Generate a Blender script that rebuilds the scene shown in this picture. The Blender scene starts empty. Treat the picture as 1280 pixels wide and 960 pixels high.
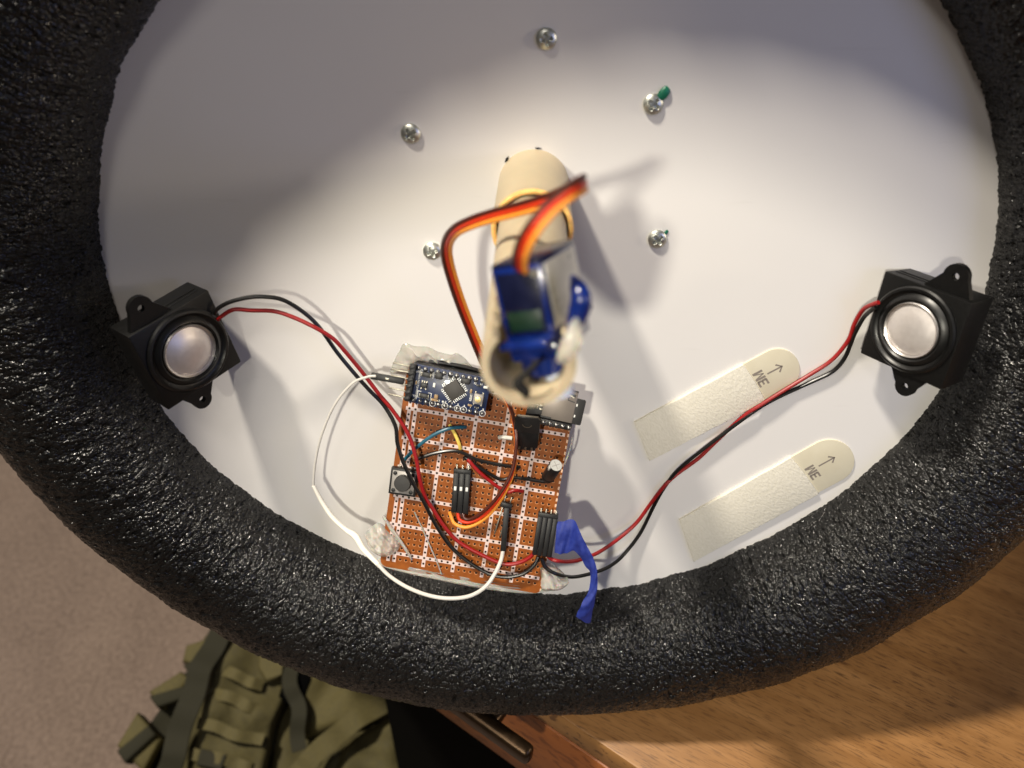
import bpy, bmesh, math, random
import numpy as np
from mathutils import Matrix, Vector
random.seed(7); rng = np.random.default_rng(7)
S = bpy.context.scene
C0 = bpy.context.collection

# ------------------------------------------------------------------ frames
# everything on the panel is laid out in millimetres in the panel's own frame:
# x right, y up along the panel, z out of the panel.  WORLD turns that into metres, Z up.
LEAN, ROLL = math.radians(17), math.radians(2)
RA, RB, RT = 205.0, 190.8, 34.4                     # ring half axes, tube radius
UP = np.array([math.sin(ROLL)*math.cos(LEAN), math.cos(ROLL)*math.cos(LEAN), math.sin(LEAN)])
XW = np.array([1., 0, 0]) - UP*UP[0]; XW /= np.linalg.norm(XW)
YW = np.cross(UP, XW)
LOW = -math.hypot(RA*UP[0], RB*UP[1]) - RT          # lowest point of the ring along UP
TABLE_Z = 0.74
R3 = np.stack([XW, YW, UP])
def w(p):                                            # panel mm -> world m
    p = np.asarray(p, float)
    q = p @ R3.T * .001
    return q + np.array([0, 0, TABLE_Z - LOW*.001])
WM = Matrix(np.vstack([np.hstack([R3, [[0], [0], [TABLE_Z - LOW*.001]]]), [0, 0, 0, 1]]).tolist())

# ------------------------------------------------------------------ camera
CAM = np.array([-2.1, 127.5, 304.2]); TH, YAW, RO = .5098, .0237, .0202; FPX = 1050.
def rx(a): c, s = math.cos(a), math.sin(a); return np.array([[1, 0, 0], [0, c, -s], [0, s, c]])
def ry(a): c, s = math.cos(a), math.sin(a); return np.array([[c, 0, s], [0, 1, 0], [-s, 0, c]])
def rz(a): c, s = math.cos(a), math.sin(a); return np.array([[c, -s, 0], [s, c, 0], [0, 0, 1]])
CR = rx(-TH) @ ry(YAW) @ rz(RO)
cam = bpy.data.objects.new('camera', bpy.data.cameras.new('camera')); C0.objects.link(cam)
cam.data.sensor_width = 36; cam.data.lens = FPX/1280*36
cam.data.clip_start = .005; cam.data.clip_end = 50
mw = np.eye(4); mw[:3, :3] = R3 @ CR; mw[:3, 3] = w(CAM)
cam.matrix_world = Matrix(mw.tolist())
cam.data.dof.use_dof = True; cam.data.dof.focus_distance = .365; cam.data.dof.aperture_fstop = 9.0
cam.data.dof.aperture_blades = 7
S.camera = cam

# ------------------------------------------------------------------ world, lamps, exposure
W = bpy.data.worlds.new('World'); S.world = W; W.use_nodes = True
bg = W.node_tree.nodes['Background']; bg.inputs[0].default_value = (1.0, .94, .90, 1); bg.inputs[1].default_value = .085
S.view_settings.view_transform = 'Standard'; S.view_settings.look = 'None'
S.view_settings.exposure = 0; S.view_settings.gamma = 1
def area(name, direction, dist, size, power, col, target=(0, 0, 0), spread=180):
    d = np.array(direction, float); d /= np.linalg.norm(d)
    L = bpy.data.lights.new(name, 'AREA'); L.shape = 'DISK'; L.size = size; L.energy = power; L.color = col
    L.spread = math.radians(spread)
    o = bpy.data.objects.new(name, L); C0.objects.link(o)
    p = w(np.array(target, float) + d*dist*1000); o.location = p
    t = Vector(w(target)) - Vector(p); o.rotation_euler = t.to_track_quat('-Z', 'Y').to_euler()
    return o
def spot(name, direction, dist, half, blend, radius, power, col, target):
    d = np.array(direction, float); d /= np.linalg.norm(d)
    L = bpy.data.lights.new(name, 'SPOT'); L.energy = power; L.color = col; L.spot_size = math.radians(2*half); L.spot_blend = blend; L.shadow_soft_size = radius
    o = bpy.data.objects.new(name, L); C0.objects.link(o)
    p = w(np.array(target, float) + d*dist*1000); o.location = p
    o.rotation_euler = (Vector(w(target)) - Vector(p)).to_track_quat('-Z', 'Y').to_euler(); return o
spot('panel_spot', (-.27, .42, 1), .85, 11.8, .10, .022, 15.5, (1, .935, .79), (40, -114, 0))  # added spot; its cone edge stands in for the viewer's cast shadow
area('overhead_edge_light', (-1.5, 3.15, 1), 2.1, .16, 66, (1, .91, .77))  # added overhead light for foam glints and a crisp shade edge on the panel
area('room_fill', (-.3, 1.0, 1), 1.9, .30, 3.8, (1, .93, .85))  # added soft fill that lifts the shaded parts of the panel
area('table_lamp', (3.6, 1.3, 1.0), 1.3, .14, 3.4, (1, .84, .62), (60, -200, 0))
area('screen_glow', (1.6, .5, 1.4), .9, .30, .95, (.40, .50, 1.0), (-60, -60, 0))

# ------------------------------------------------------------------ projection helpers
def ray(u, v): return CR @ np.array([(u-640)/FPX, -(v-480)/FPX, -1.])
def at(u, v, z=0.):                                  # point seen at photo pixel on the plane z (panel frame)
    d = ray(u, v); return CAM + d*((z-CAM[2])/d[2])
PT = np.array([-24.7, -78.6, 18.2])
PR = np.array([[0.989, 0.144, -0.034], [-0.125, 0.937, 0.327], [0.079, -0.319, 0.944]])
q, r_ = np.linalg.qr(PR); PR = q*np.sign(np.diag(r_))
def onp(u, v, h=0.):                                 # point at height h over the circuit board, panel frame
    d = ray(u, v); n = PR[:, 2]; return CAM + d*(((PT + n*h - CAM) @ n)/(d @ n))
def lp(u, v, h=0.):                                  # the same in the circuit board's own frame
    return PR.T @ (onp(u, v, h) - PT)

# ------------------------------------------------------------------ materials
def lin(c): return tuple(((x/255)/12.92 if x/255 <= .04045 else ((x/255+.055)/1.055)**2.4) for x in c)
class NT:
    def __init__(s, name):
        s.m = bpy.data.materials.new(name); s.m.use_nodes = True; s.t = s.m.node_tree
        s.b = s.t.nodes['Principled BSDF']; s.out = s.t.nodes['Material Output']
    def n(s, ty, **k):
        nd = s.t.nodes.new(ty)
        for a, v in k.items():
            if a.startswith('i_'):
                key = a[2:]; key = int(key) if key.isdigit() else key.replace('_', ' ')
                nd.inputs[key].default_value = v
            else: setattr(nd, a, v)
        return nd
    def l(s, a, b): s.t.links.new(a, b)
    def math(s, op, a, b=None, c=None):
        nd = s.n('ShaderNodeMath', operation=op)
        for i, x in enumerate((a, b, c)):
            if x is None: continue
            if isinstance(x, (int, float)): nd.inputs[i].default_value = x
            else: s.l(x, nd.inputs[i])
        return nd.outputs[0]
    def mix(s, f, a, b):
        nd = s.n('ShaderNodeMix', data_type='RGBA')
        for i, x in ((0, f), (6, a), (7, b)):
            if isinstance(x, (int, float)): nd.inputs[i].default_value = x
            elif isinstance(x, tuple): nd.inputs[i].default_value = (*x[:3], 1)
            else: s.l(x, nd.inputs[i])
        return nd.outputs[2]
    def ramp(s, f, stops):
        nd = s.n('ShaderNodeValToRGB'); e = nd.color_ramp.elements
        while len(e) < len(stops): e.new(.5)
        for k, (p, c) in enumerate(stops):
            e[k].position = p; e[k].color = (*c, 1) if isinstance(c, tuple) else (c, c, c, 1)
        s.l(f, nd.inputs[0]); return nd.outputs[0]
    def bump(s, h, strength, dist):
        nd = s.n('ShaderNodeBump'); nd.inputs['Strength'].default_value = strength; nd.inputs['Distance'].default_value = dist
        s.l(h, nd.inputs['Height']); s.l(nd.outputs[0], s.b.inputs['Normal']); return nd
def plain(name, col, rough=.5, metal=0., vary=.06, scale=300., bump=0., spec=.5, trans=0., sss=0., coat=0., alpha=1.):
    """colour with a little grain in tone and gloss"""
    m = NT(name); col = lin(col) if max(col) > 1 else col
    tc = m.n('ShaderNodeTexCoord'); no = m.n('ShaderNodeTexNoise', i_Scale=scale, i_Detail=4.)
    m.l(tc.outputs['Object'], no.inputs['Vector'])
    a = tuple(x*(1-vary) for x in col); b = tuple(min(1, x*(1+vary)) for x in col)
    m.l(m.ramp(no.outputs[0], [(.3, a), (.7, b)]), m.b.inputs['Base Color'])
    m.l(m.math('MULTIPLY_ADD', no.outputs[0], .18, rough-.09), m.b.inputs['Roughness'])
    m.b.inputs['Metallic'].default_value = metal; m.b.inputs['Specular IOR Level'].default_value = spec
    m.b.inputs['Transmission Weight'].default_value = trans; m.b.inputs['Coat Weight'].default_value = coat
    if sss: m.b.inputs['Subsurface Weight'].default_value = sss; m.b.inputs['Subsurface Scale'].default_value = .002
    m.b.inputs['Alpha'].default_value = alpha
    if bump: m.bump(no.outputs[0], bump, .0004)
    return m.m
M = {}
M['pvc'] = plain('ivory_pvc', (188, 172, 142), .5, vary=.05, scale=120, bump=.08, sss=.15)
M['pvc_rim_lit'] = plain('cut_rim_lit', (238, 190, 112), .55, vary=.12, scale=900, bump=.5, sss=.4)  # warm light on the cut face put into the colour
M['black_plastic'] = plain('black_plastic', (16, 16, 17), .48, vary=.2, scale=400, bump=.05)
M['speaker_plastic'] = plain('speaker_plastic', (9, 9, 9), .45, vary=.15, scale=900, bump=.1, spec=.3)
M['rubber'] = plain('black_rubber', (8, 8, 8), .36, vary=.15, scale=500)
M['silver'] = plain('brushed_silver', (205, 200, 196), .34, metal=1., vary=.05, scale=700)
M['dome'] = plain('anodised_dome', (214, 208, 205), .42, metal=.6, vary=.03, scale=500)
M['steel'] = plain('zinc_steel', (206, 208, 200), .4, metal=1., vary=.12, scale=900, bump=.1)
M['pin'] = plain('tinned_pin', (158, 153, 140), .42, metal=1.)
M['solder'] = plain('solder', (150, 150, 148), .32, metal=1., vary=.15, scale=1500, bump=.2)
M['red_wire'] = plain('red_insulation', (140, 15, 17), .4, vary=.08)
M['black_wire'] = plain('black_insulation', (14, 13, 13), .33, vary=.1)
M['white_wire'] = plain('white_insulation', (204, 201, 194), .4, vary=.03)
M['shrink'] = plain('white_heat_shrink', (236, 231, 220), .45, vary=.04, bump=.2)
M['blue_wire'] = plain('teal_insulation', (22, 84, 104), .4, vary=.08)
M['yellow_wire'] = plain('yellow_insulation', (228, 198, 92), .42, vary=.06)
M['brown_wire'] = plain('brown_insulation', (74, 30, 18), .4, vary=.1)
M['servo_red'] = plain('servo_red_insulation', (206, 52, 20), .4, vary=.08)
M['orange_wire'] = plain('orange_insulation', (236, 150, 52), .42, vary=.06)
M['pcb_blue'] = plain('blue_solder_mask', (10, 30, 68), .36, vary=.15, scale=500, coat=.2)
M['pcb_black'] = plain('black_solder_mask', (18, 18, 20), .35, vary=.15, scale=500)
M['chip'] = plain('chip_epoxy', (54, 51, 47), .55, vary=.06, scale=1500, bump=.1)
M['tan'] = plain('ceramic_tan', (150, 120, 80), .5)
M['smd'] = plain('smd_black', (26, 25, 25), .45)
M['silk'] = plain('silk_white', (226, 226, 220), .6, vary=.03)
M['gold'] = plain('gold_button', (176, 158, 110), .35, metal=.6)
M['button_plate'] = plain('button_steel', (150, 146, 142), .42, metal=.25, vary=.06, scale=900)
M['button_cap'] = plain('button_cap', (40, 39, 38), .5, vary=.05)
M['shell'] = plain('card_shell_steel', (124, 116, 108), .42, metal=.4, vary=.05, scale=200)
M['green_plug'] = plain('green_plug', (16, 104, 78), .4, vary=.15)
M['ink'] = plain('grey_ink', (134, 125, 116), .7, vary=.08, scale=2000)
M['dark_gap'] = plain('dark_gap', (14, 11, 8), .9)
M['white_gear'] = plain('white_nylon', (214, 220, 236), .4, sss=.2)
M['sticker'] = plain('servo_sticker', (188, 184, 172), .3, metal=.25, vary=.25, scale=120)
M['bronze'] = plain('dark_bronze', (58, 44, 30), .32, metal=.85, vary=.15, scale=300)
M['navy'] = plain('smoked_navy_plastic', (10, 14, 40), .25, vary=.2, scale=200)
M['pcb_green'] = plain('green_mask', (5, 34, 20), .4, vary=.2)
M['shadow_black'] = plain('unlit_black', (3, 3, 3), .9, vary=.2, scale=40, spec=.08)  # near-black colour carries deep shade, below the drawer and between the bag's pockets
M['strap'] = plain('dark_olive_webbing', (44, 42, 26), .85, vary=.2, scale=900, bump=.3)
M['silver_foil'] = plain('aluminium_can_top', (190, 190, 186), .45, metal=.3, vary=.05)

def m_panel():
    m = NT('white_panel_plastic'); tc = m.n('ShaderNodeTexCoord')
    a = m.n('ShaderNodeTexNoise', i_Scale=9., i_Detail=6.); m.l(tc.outputs['Object'], a.inputs['Vector'])
    b = m.n('ShaderNodeTexNoise', i_Scale=1400., i_Detail=2.); m.l(tc.outputs['Object'], b.inputs['Vector'])
    m.l(m.ramp(a.outputs[0], [(.3, (.735, .715, .695)), (.7, (.765, .745, .725))]), m.b.inputs['Base Color'])
    m.l(m.math('MULTIPLY_ADD', a.outputs[0], .25, .34), m.b.inputs['Roughness'])
    sp = m.n('ShaderNodeTexVoronoi', i_Scale=46.); m.l(tc.outputs['Object'], sp.inputs['Vector'])
    rs = m.n('ShaderNodeSeparateColor'); m.l(sp.outputs['Color'], rs.inputs[0])
    speck = m.math('MULTIPLY', m.math('LESS_THAN', sp.outputs['Distance'], m.math('MULTIPLY', rs.outputs[1], .03)), m.math('GREATER_THAN', rs.outputs[0], .80))
    sc = m.n('ShaderNodeMapping'); sc.inputs['Scale'].default_value = (30, 260, 30); sc.inputs['Rotation'].default_value = (0, 0, .7); m.l(tc.outputs['Object'], sc.inputs['Vector'])
    sn = m.n('ShaderNodeTexNoise', i_Scale=1., i_Detail=3.); m.l(sc.outputs[0], sn.inputs['Vector'])
    scr = m.math('MULTIPLY', m.ramp(sn.outputs[0], [(.68, 0.), (.75, 1.)]), .05)
    base = m.ramp(a.outputs[0], [(.3, (.735, .715, .695)), (.7, (.765, .745, .725))])
    m.l(m.mix(m.math('MAXIMUM', m.math('MULTIPLY', speck, .55), scr), base, (.36, .33, .30)), m.b.inputs['Base Color'])
    m.b.inputs['Specular IOR Level'].default_value = .35
    m.bump(b.outputs[0], .05, .0002); return m.m
M['panel'] = m_panel()

def m_foam():
    m = NT('black_closed_cell_foam'); uv = m.n('ShaderNodeUVMap')
    def cells(sx, sy, warp):
        mp = m.n('ShaderNodeMapping'); mp.inputs['Scale'].default_value = (1/sx, 1/sy, 1); m.l(uv.outputs[0], mp.inputs['Vector'])
        no = m.n('ShaderNodeTexNoise', i_Scale=1.1, i_Detail=2.); m.l(mp.outputs[0], no.inputs['Vector'])
        add = m.n('ShaderNodeVectorMath', operation='MULTIPLY_ADD'); add.inputs[1].default_value = (warp, warp, 0)
        m.l(no.outputs[1], add.inputs[0]); m.l(mp.outputs[0], add.inputs[2])
        v = m.n('ShaderNodeTexVoronoi', voronoi_dimensions='2D', i_Scale=1., i_Randomness=1.); m.l(add.outputs[0], v.inputs['Vector'])
        return v
    v1 = cells(1.5, 2.4, .9); v2 = cells(.75, 1.1, .5)
    big = m.n('ShaderNodeTexNoise', i_Scale=.16, i_Detail=3.); m.l(uv.outputs[0], big.inputs['Vector'])
    d1 = m.math('MULTIPLY', v1.outputs['Distance'], v1.outputs['Distance'])
    # every bubble skin stands at its own height
    hr = m.n('ShaderNodeSeparateColor'); m.l(v1.outputs['Color'], hr.inputs[0])
    h = m.math('ADD', m.math('MULTIPLY', d1, -1.0), m.math('MULTIPLY', v2.outputs['Distance'], -.38))
    h = m.math('ADD', h, m.math('MULTIPLY', hr.outputs[0], .25))
    h = m.math('ADD', h, m.math('MULTIPLY', big.outputs[0], 1.2))
    m.l(m.ramp(d1, [(.05, (.0065, .0065, .0065)), (.5, (.003, .003, .003))]), m.b.inputs['Base Color'])
    m.l(m.ramp(hr.outputs[1], [(.1, .10), (.9, .30)]), m.b.inputs['Roughness'])
    m.b.inputs['Specular IOR Level'].default_value = .45
    m.bump(h, .8, .0010); return m.m
M['foam'] = m_foam()

def m_glue():
    m = NT('hot_melt_glue'); tc = m.n('ShaderNodeTexCoord')
    a = m.n('ShaderNodeTexNoise', i_Scale=220., i_Detail=3.); m.l(tc.outputs['Object'], a.inputs['Vector'])
    m.b.inputs['Base Color'].default_value = (.88, .84, .77, 1); m.b.inputs['Roughness'].default_value = .12
    m.b.inputs['Transmission Weight'].default_value = .72; m.b.inputs['IOR'].default_value = 1.42
    m.b.inputs['Subsurface Weight'].default_value = .3; m.b.inputs['Subsurface Scale'].default_value = .004
    m.bump(a.outputs[0], .35, .0008); return m.m
M['glue'] = m_glue()
def m_servo():
    m = NT('clear_blue_plastic'); tc = m.n('ShaderNodeTexCoord')
    a = m.n('ShaderNodeTexNoise', i_Scale=160., i_Detail=3.); m.l(tc.outputs['Object'], a.inputs['Vector'])
    m.l(m.ramp(a.outputs[0], [(.3, (.002, .009, .09)), (.7, (.005, .026, .21))]), m.b.inputs['Base Color'])
    m.b.inputs['Roughness'].default_value = .2; m.b.inputs['Transmission Weight'].default_value = .25
    m.b.inputs['Coat Weight'].default_value = .4; return m.m
M['servo_blue'] = m_servo()
def m_tape():
    m = NT('blue_masking_tape'); tc = m.n('ShaderNodeTexCoord')
    a = m.n('ShaderNodeTexNoise', i_Scale=500., i_Detail=4.); m.l(tc.outputs['Object'], a.inputs['Vector'])
    m.l(m.ramp(a.outputs[0], [(.3, lin((32, 48, 132))), (.7, lin((50, 68, 158)))]), m.b.inputs['Base Color'])
    m.b.inputs['Roughness'].default_value = .55
    tr = m.n('ShaderNodeBsdfTranslucent'); tr.inputs[0].default_value = (*lin((60, 84, 190)), 1)
    mx = m.n('ShaderNodeMixShader'); mx.inputs[0].default_value = .3
    m.l(m.b.outputs[0], mx.inputs[1]); m.l(tr.outputs[0], mx.inputs[2]); m.l(mx.outputs[0], m.out.inputs[0])
    m.bump(a.outputs[0], .2, .0003); return m.m
M['tape'] = m_tape()
def m_strip(name, crepe):
    m = NT(name); tc = m.n('ShaderNodeTexCoord')
    if crepe:
        mp = m.n('ShaderNodeMapping'); mp.inputs['Scale'].default_value = (1.6, .75, 1); m.l(tc.outputs['Object'], mp.inputs['Vector'])
        a = m.n('ShaderNodeTexNoise', i_Scale=760., i_Detail=2., i_Distortion=.5); m.l(mp.outputs[0], a.inputs['Vector'])
        m.l(m.ramp(a.outputs[0], [(.3, lin((216, 211, 195))), (.7, lin((226, 221, 207)))]), m.b.inputs['Base Color'])
        m.bump(a.outputs[0], .32, .0008)
    else:
        a = m.n('ShaderNodeTexNoise', i_Scale=90., i_Detail=3.); m.l(tc.outputs['Object'], a.inputs['Vector'])
        m.l(m.ramp(a.outputs[0], [(.3, lin((207, 199, 175))), (.7, lin((214, 207, 185)))]), m.b.inputs['Base Color'])
        m.bump(a.outputs[0], .1, .0003)
    m.b.inputs['Roughness'].default_value = .62; m.b.inputs['Specular IOR Level'].default_value = .3
    return m.m
M['crepe'] = m_strip('creped_adhesive_foam', True); M['tab'] = m_strip('strip_pull_tab', False)

def m_perf():
    """phenolic stripboard: hole grid of 2.54 mm, pale printed lines on every fifth row"""
    m = NT('phenolic_perfboard'); tc = m.n('ShaderNodeTexCoord'); sp = m.n('ShaderNodeSeparateXYZ'); m.l(tc.outputs['Object'], sp.inputs[0])
    px = m.math('ADD', m.math('DIVIDE', sp.outputs[0], .00254), 12.5); py = m.math('ADD', m.math('DIVIDE', sp.outputs[1], .00254), 16.0)
    fx = m.math('SUBTRACT', m.math('FRACT', m.math('ADD', px, .5)), .5); fy = m.math('SUBTRACT', m.math('FRACT', m.math('ADD', py, .5)), .5)
    rr = m.math('SQRT', m.math('ADD', m.math('MULTIPLY', fx, fx), m.math('MULTIPLY', fy, fy)))
    inx = m.math('LESS_THAN', m.math('ABSOLUTE', m.math('SUBTRACT', px, 12.5)), 13.1)
    iny = m.math('LESS_THAN', m.math('ABSOLUTE', m.math('SUBTRACT', py, 16.)), 16.6)
    inside = m.math('MULTIPLY', inx, iny)
    hole = m.math('MULTIPLY', m.math('LESS_THAN', rr, .19), inside)
    def line(p):
        q5 = m.math('MULTIPLY', m.math('SUBTRACT', m.math('FRACT', m.math('ADD', m.math('DIVIDE', m.math('SUBTRACT', p, 1.), 5.), .5)), .5), 5.)
        return m.math('LESS_THAN', m.math('ABSOLUTE', q5), .30)
    ln = m.math('MAXIMUM', line(px), line(py))
    ln = m.math('MAXIMUM', ln, m.math('LESS_THAN', m.math('ABSOLUTE', px), .30))
    ln = m.math('MULTIPLY', ln, inside)
    # dashed: the print is broken between some holes
    ds = m.n('ShaderNodeTexNoise', i_Scale=900., i_Detail=1.); m.l(tc.outputs['Object'], ds.inputs['Vector'])
    ln = m.math('MULTIPLY', ln, m.math('GREATER_THAN', ds.outputs[0], .15))
    gr = m.n('ShaderNodeTexNoise', i_Scale=260., i_Detail=4.); m.l(tc.outputs['Object'], gr.inputs['Vector'])
    base = m.ramp(gr.outputs[0], [(.3, lin((120, 61, 15))), (.7, lin((143, 78, 24)))])
    # rim of copper round each hole, its highlight painted as a pale one-sided crescent
    off = m.math('ADD', m.math('MULTIPLY', fx, .4), m.math('MULTIPLY', fy, .9))
    rim = m.math('MULTIPLY', m.math('MULTIPLY', m.math('LESS_THAN', rr, .30), m.math('LESS_THAN', off, .04)), inside)
    c = m.mix(rim, base, lin((188, 128, 84)))
    c = m.mix(ln, c, lin((206, 186, 180)))
    c = m.mix(hole, c, lin((26, 16, 10)))
    # printed ticks along the right edge
    tick = m.math('MULTIPLY', m.math('GREATER_THAN', px, 26.0), m.math('LESS_THAN', m.math('ABSOLUTE', fy), .27))
    tick = m.math('MULTIPLY', tick, m.math('LESS_THAN', px, 26.42))
    c = m.mix(tick, c, lin((214, 178, 150)))
    m.l(c, m.b.inputs['Base Color']); m.b.inputs['Roughness'].default_value = .5; m.b.inputs['Specular IOR Level'].default_value = .22
    m.bump(m.math('SUBTRACT', 1., hole), .6, .0006); return m.m
M['perf'] = m_perf()
def m_wood(name, lo, hi, dark, rough=.42, rot=0.):
    m = NT(name); tc = m.n('ShaderNodeTexCoord')
    mp = m.n('ShaderNodeMapping'); mp.inputs['Rotation'].default_value = (0, 0, rot); m.l(tc.outputs['Object'], mp.inputs['Vector'])
    st = m.n('ShaderNodeMapping'); st.inputs['Scale'].default_value = (9, 120, 60); m.l(mp.outputs[0], st.inputs['Vector'])
    a = m.n('ShaderNodeTexNoise', i_Scale=1., i_Detail=6., i_Distortion=.6); m.l(st.outputs[0], a.inputs['Vector'])
    s2 = m.n('ShaderNodeMapping'); s2.inputs['Scale'].default_value = (110, 1500, 200); m.l(mp.outputs[0], s2.inputs['Vector'])
    b = m.n('ShaderNodeTexNoise', i_Scale=1., i_Detail=3.); m.l(s2.outputs[0], b.inputs['Vector'])
    d = m.n('ShaderNodeTexNoise', i_Scale=7., i_Detail=3.); m.l(mp.outputs[0], d.inputs['Vector'])
    base = m.ramp(a.outputs[0], [(.32, lo), (.68, hi)])
    fl = m.math('MULTIPLY', m.ramp(b.outputs[0], [(.54, 0.), (.62, 1.)]), m.ramp(d.outputs[0], [(.3, .35), (.65, 1.)]))
    m.l(m.mix(fl, base, dark), m.b.inputs['Base Color'])
    m.l(m.math('MULTIPLY_ADD', a.outputs[0], .2, rough-.1), m.b.inputs['Roughness'])
    m.bump(b.outputs[0], .15, .0003); return m.m
M['wood'] = m_wood('oak_veneer', lin((130, 90, 47)), lin((156, 113, 65)), lin((76, 47, 22)), rot=math.radians(-6))
M['wood_front'] = m_wood('drawer_veneer', lin((142, 80, 36)), lin((158, 94, 46)), lin((112, 60, 26)), .45)
def m_carpet():
    m = NT('beige_carpet'); tc = m.n('ShaderNodeTexCoord')
    a = m.n('ShaderNodeTexNoise', i_Scale=160., i_Detail=5.); m.l(tc.outputs['Object'], a.inputs['Vector'])
    b = m.n('ShaderNodeTexNoise', i_Scale=14., i_Detail=3.); m.l(tc.outputs['Object'], b.inputs['Vector'])
    f = m.math('ADD', m.math('MULTIPLY', a.outputs[0], .75), m.math('MULTIPLY', b.outputs[0], .25))
    m.l(m.ramp(f, [(.35, lin((120, 103, 92))), (.65, lin((150, 131, 118)))]), m.b.inputs['Base Color'])
    m.b.inputs['Roughness'].default_value = .95; m.b.inputs['Sheen Weight'].default_value = .3
    m.bump(a.outputs[0], .8, .004); return m.m
M['carpet'] = m_carpet()
M['olive'] = plain('olive_nylon', (80, 73, 40), .8, vary=.16, scale=140, bump=.3)
M['olive_light'] = plain('olive_webbing', (92, 84, 48), .8, vary=.14, scale=300, bump=.3)

# ------------------------------------------------------------------ mesh builder (millimetres, local frame)
class G:
    def __init__(s): s.v = []; s.f = []
    def add(s, vs, fs):
        o = len(s.v); s.v += [tuple(map(float, p)) for p in vs]; s.f += [tuple(i+o for i in f) for f in fs]; return s
    def bm(s, b):
        b.verts.ensure_lookup_table(); b.verts.index_update()
        s.add([v.co[:] for v in b.verts], [[v.index for v in f.verts] for f in b.faces]); b.free(); return s
    def box(s, c, d, bev=0., R=None, seg=2):
        b = bmesh.new(); bmesh.ops.create_cube(b, size=1)
        for v in b.verts: v.co = Vector((v.co.x*d[0], v.co.y*d[1], v.co.z*d[2]))
        if bev: bmesh.ops.bevel(b, geom=list(b.edges), offset=bev, segments=seg, profile=.5, affect='EDGES')
        A = np.eye(3) if R is None else np.asarray(R)
        for v in b.verts: v.co = Vector((A @ np.array(v.co) + np.array(c)).tolist())
        return s.bm(b)
    def prism(s, poly, z0, z1, bev=0., R=None, c=(0, 0, 0)):
        b = bmesh.new(); n = len(poly)
        vs = [b.verts.new((p[0], p[1], z0)) for p in poly]
        f = b.faces.new(vs); r = bmesh.ops.extrude_face_region(b, geom=[f])
        tv = [e for e in r['geom'] if isinstance(e, bmesh.types.BMVert)]
        for v in tv: v.co.z = z1
        bmesh.ops.recalc_face_normals(b, faces=b.faces)
        if bev:
            es = [e for e in b.edges if all(abs(v.co.z-z1) < 1e-6 for v in e.verts)]
            bmesh.ops.bevel(b, geom=es, offset=bev, segments=3, profile=.5, affect='EDGES')
        A = np.eye(3) if R is None else np.asarray(R)
        for v in b.verts: v.co = Vector((A @ np.array(v.co) + np.array(c)).tolist())
        return s.bm(b)
    def lathe(s, prof, n=32, R=None, c=(0, 0, 0), close=True):
        A = np.eye(3) if R is None else np.asarray(R); vs = []; fs = []
        for r, z in prof:
            for k in range(n):
                a = 2*math.pi*k/n; vs.append(A @ np.array([r*math.cos(a), r*math.sin(a), z]) + np.array(c))
        m = len(prof)
        for i in range(m-1):
            for k in range(n):
                k2 = (k+1) % n; fs.append((i*n+k, i*n+k2, (i+1)*n+k2, (i+1)*n+k))
        if close: fs.append(tuple(range(n-1, -1, -1))); fs.append(tuple((m-1)*n+k for k in range(n)))
        return s.add(vs, fs)
    def tube(s, pts, r, n=10, res=6, closed=False):
        P = spline(pts, res); N = len(P); T = np.gradient(P, axis=0); T /= np.linalg.norm(T, axis=1)[:, None]+1e-12
        u = np.cross(T[0], [0.31, .17, .93]); u /= np.linalg.norm(u); vs = []; fs = []
        rr = np.interp(np.linspace(0, 1, N), np.linspace(0, 1, len(r)), r) if hasattr(r, '__len__') else np.full(N, r)
        for i in range(N):
            u = u - T[i]*(u @ T[i]); u /= np.linalg.norm(u); b = np.cross(T[i], u)
            for k in range(n):
                a = 2*math.pi*k/n; vs.append(P[i] + rr[i]*(u*math.cos(a) + b*math.sin(a)))
        for i in range(N-1):
            for k in range(n):
                k2 = (k+1) % n; fs.append((i*n+k, i*n+k2, (i+1)*n+k2, (i+1)*n+k))
        fs.append(tuple(range(n-1, -1, -1))); fs.append(tuple((N-1)*n+k for k in range(n)))
        return s.add(vs, fs)
    def grid(s, rows, thick=0.):
        rows = [np.asarray(r, float) for r in rows]; m = len(rows); n = len(rows[0])
        vs = [p for r in rows for p in r]
        fs = [(i*n+j, i*n+j+1, (i+1)*n+j+1, (i+1)*n+j) for i in range(m-1) for j in range(n-1)]
        s.add(vs, fs); return s
def spline(pts, res=6):
    P = np.asarray(pts, float)
    if len(P) < 3: return np.array([P[0]+(P[-1]-P[0])*t for t in np.linspace(0, 1, res+1)])
    Q = np.vstack([2*P[0]-P[1], P, 2*P[-1]-P[-2]]); out = []
    for i in range(1, len(Q)-2):
        a, b, c, d = Q[i-1], Q[i], Q[i+1], Q[i+2]
        for t in np.linspace(0, 1, res, endpoint=False):
            out.append(.5*((2*b) + (-a+c)*t + (2*a-5*b+4*c-d)*t*t + (-a+3*b-3*c+d)*t**3))
    out.append(P[-1]); return np.array(out)
def mesh(g, name, mat, smooth=35, uv=None):
    me = bpy.data.meshes.new(name)
    v = np.asarray(g.v, float)*.001
    me.from_pydata(v.tolist(), [], g.f); me.materials.append(M[mat] if isinstance(mat, str) else mat)
    b = bmesh.new(); b.from_mesh(me); bmesh.ops.recalc_face_normals(b, faces=b.faces); b.to_mesh(me); b.free()
    if smooth:
        me.shade_smooth(); me.set_sharp_from_angle(angle=math.radians(smooth))
    return me
def m4(R=None, t=(0, 0, 0)):
    A = np.eye(4); A[:3, :3] = np.eye(3) if R is None else R; A[:3, 3] = np.asarray(t, float)*.001; return Matrix(A.tolist())
def tag(o, label, cat, group=None, kind=None):
    o['label'] = label
    if cat: o['category'] = cat
    if group: o['group'] = group
    if kind: o['kind'] = kind
    return o
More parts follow.
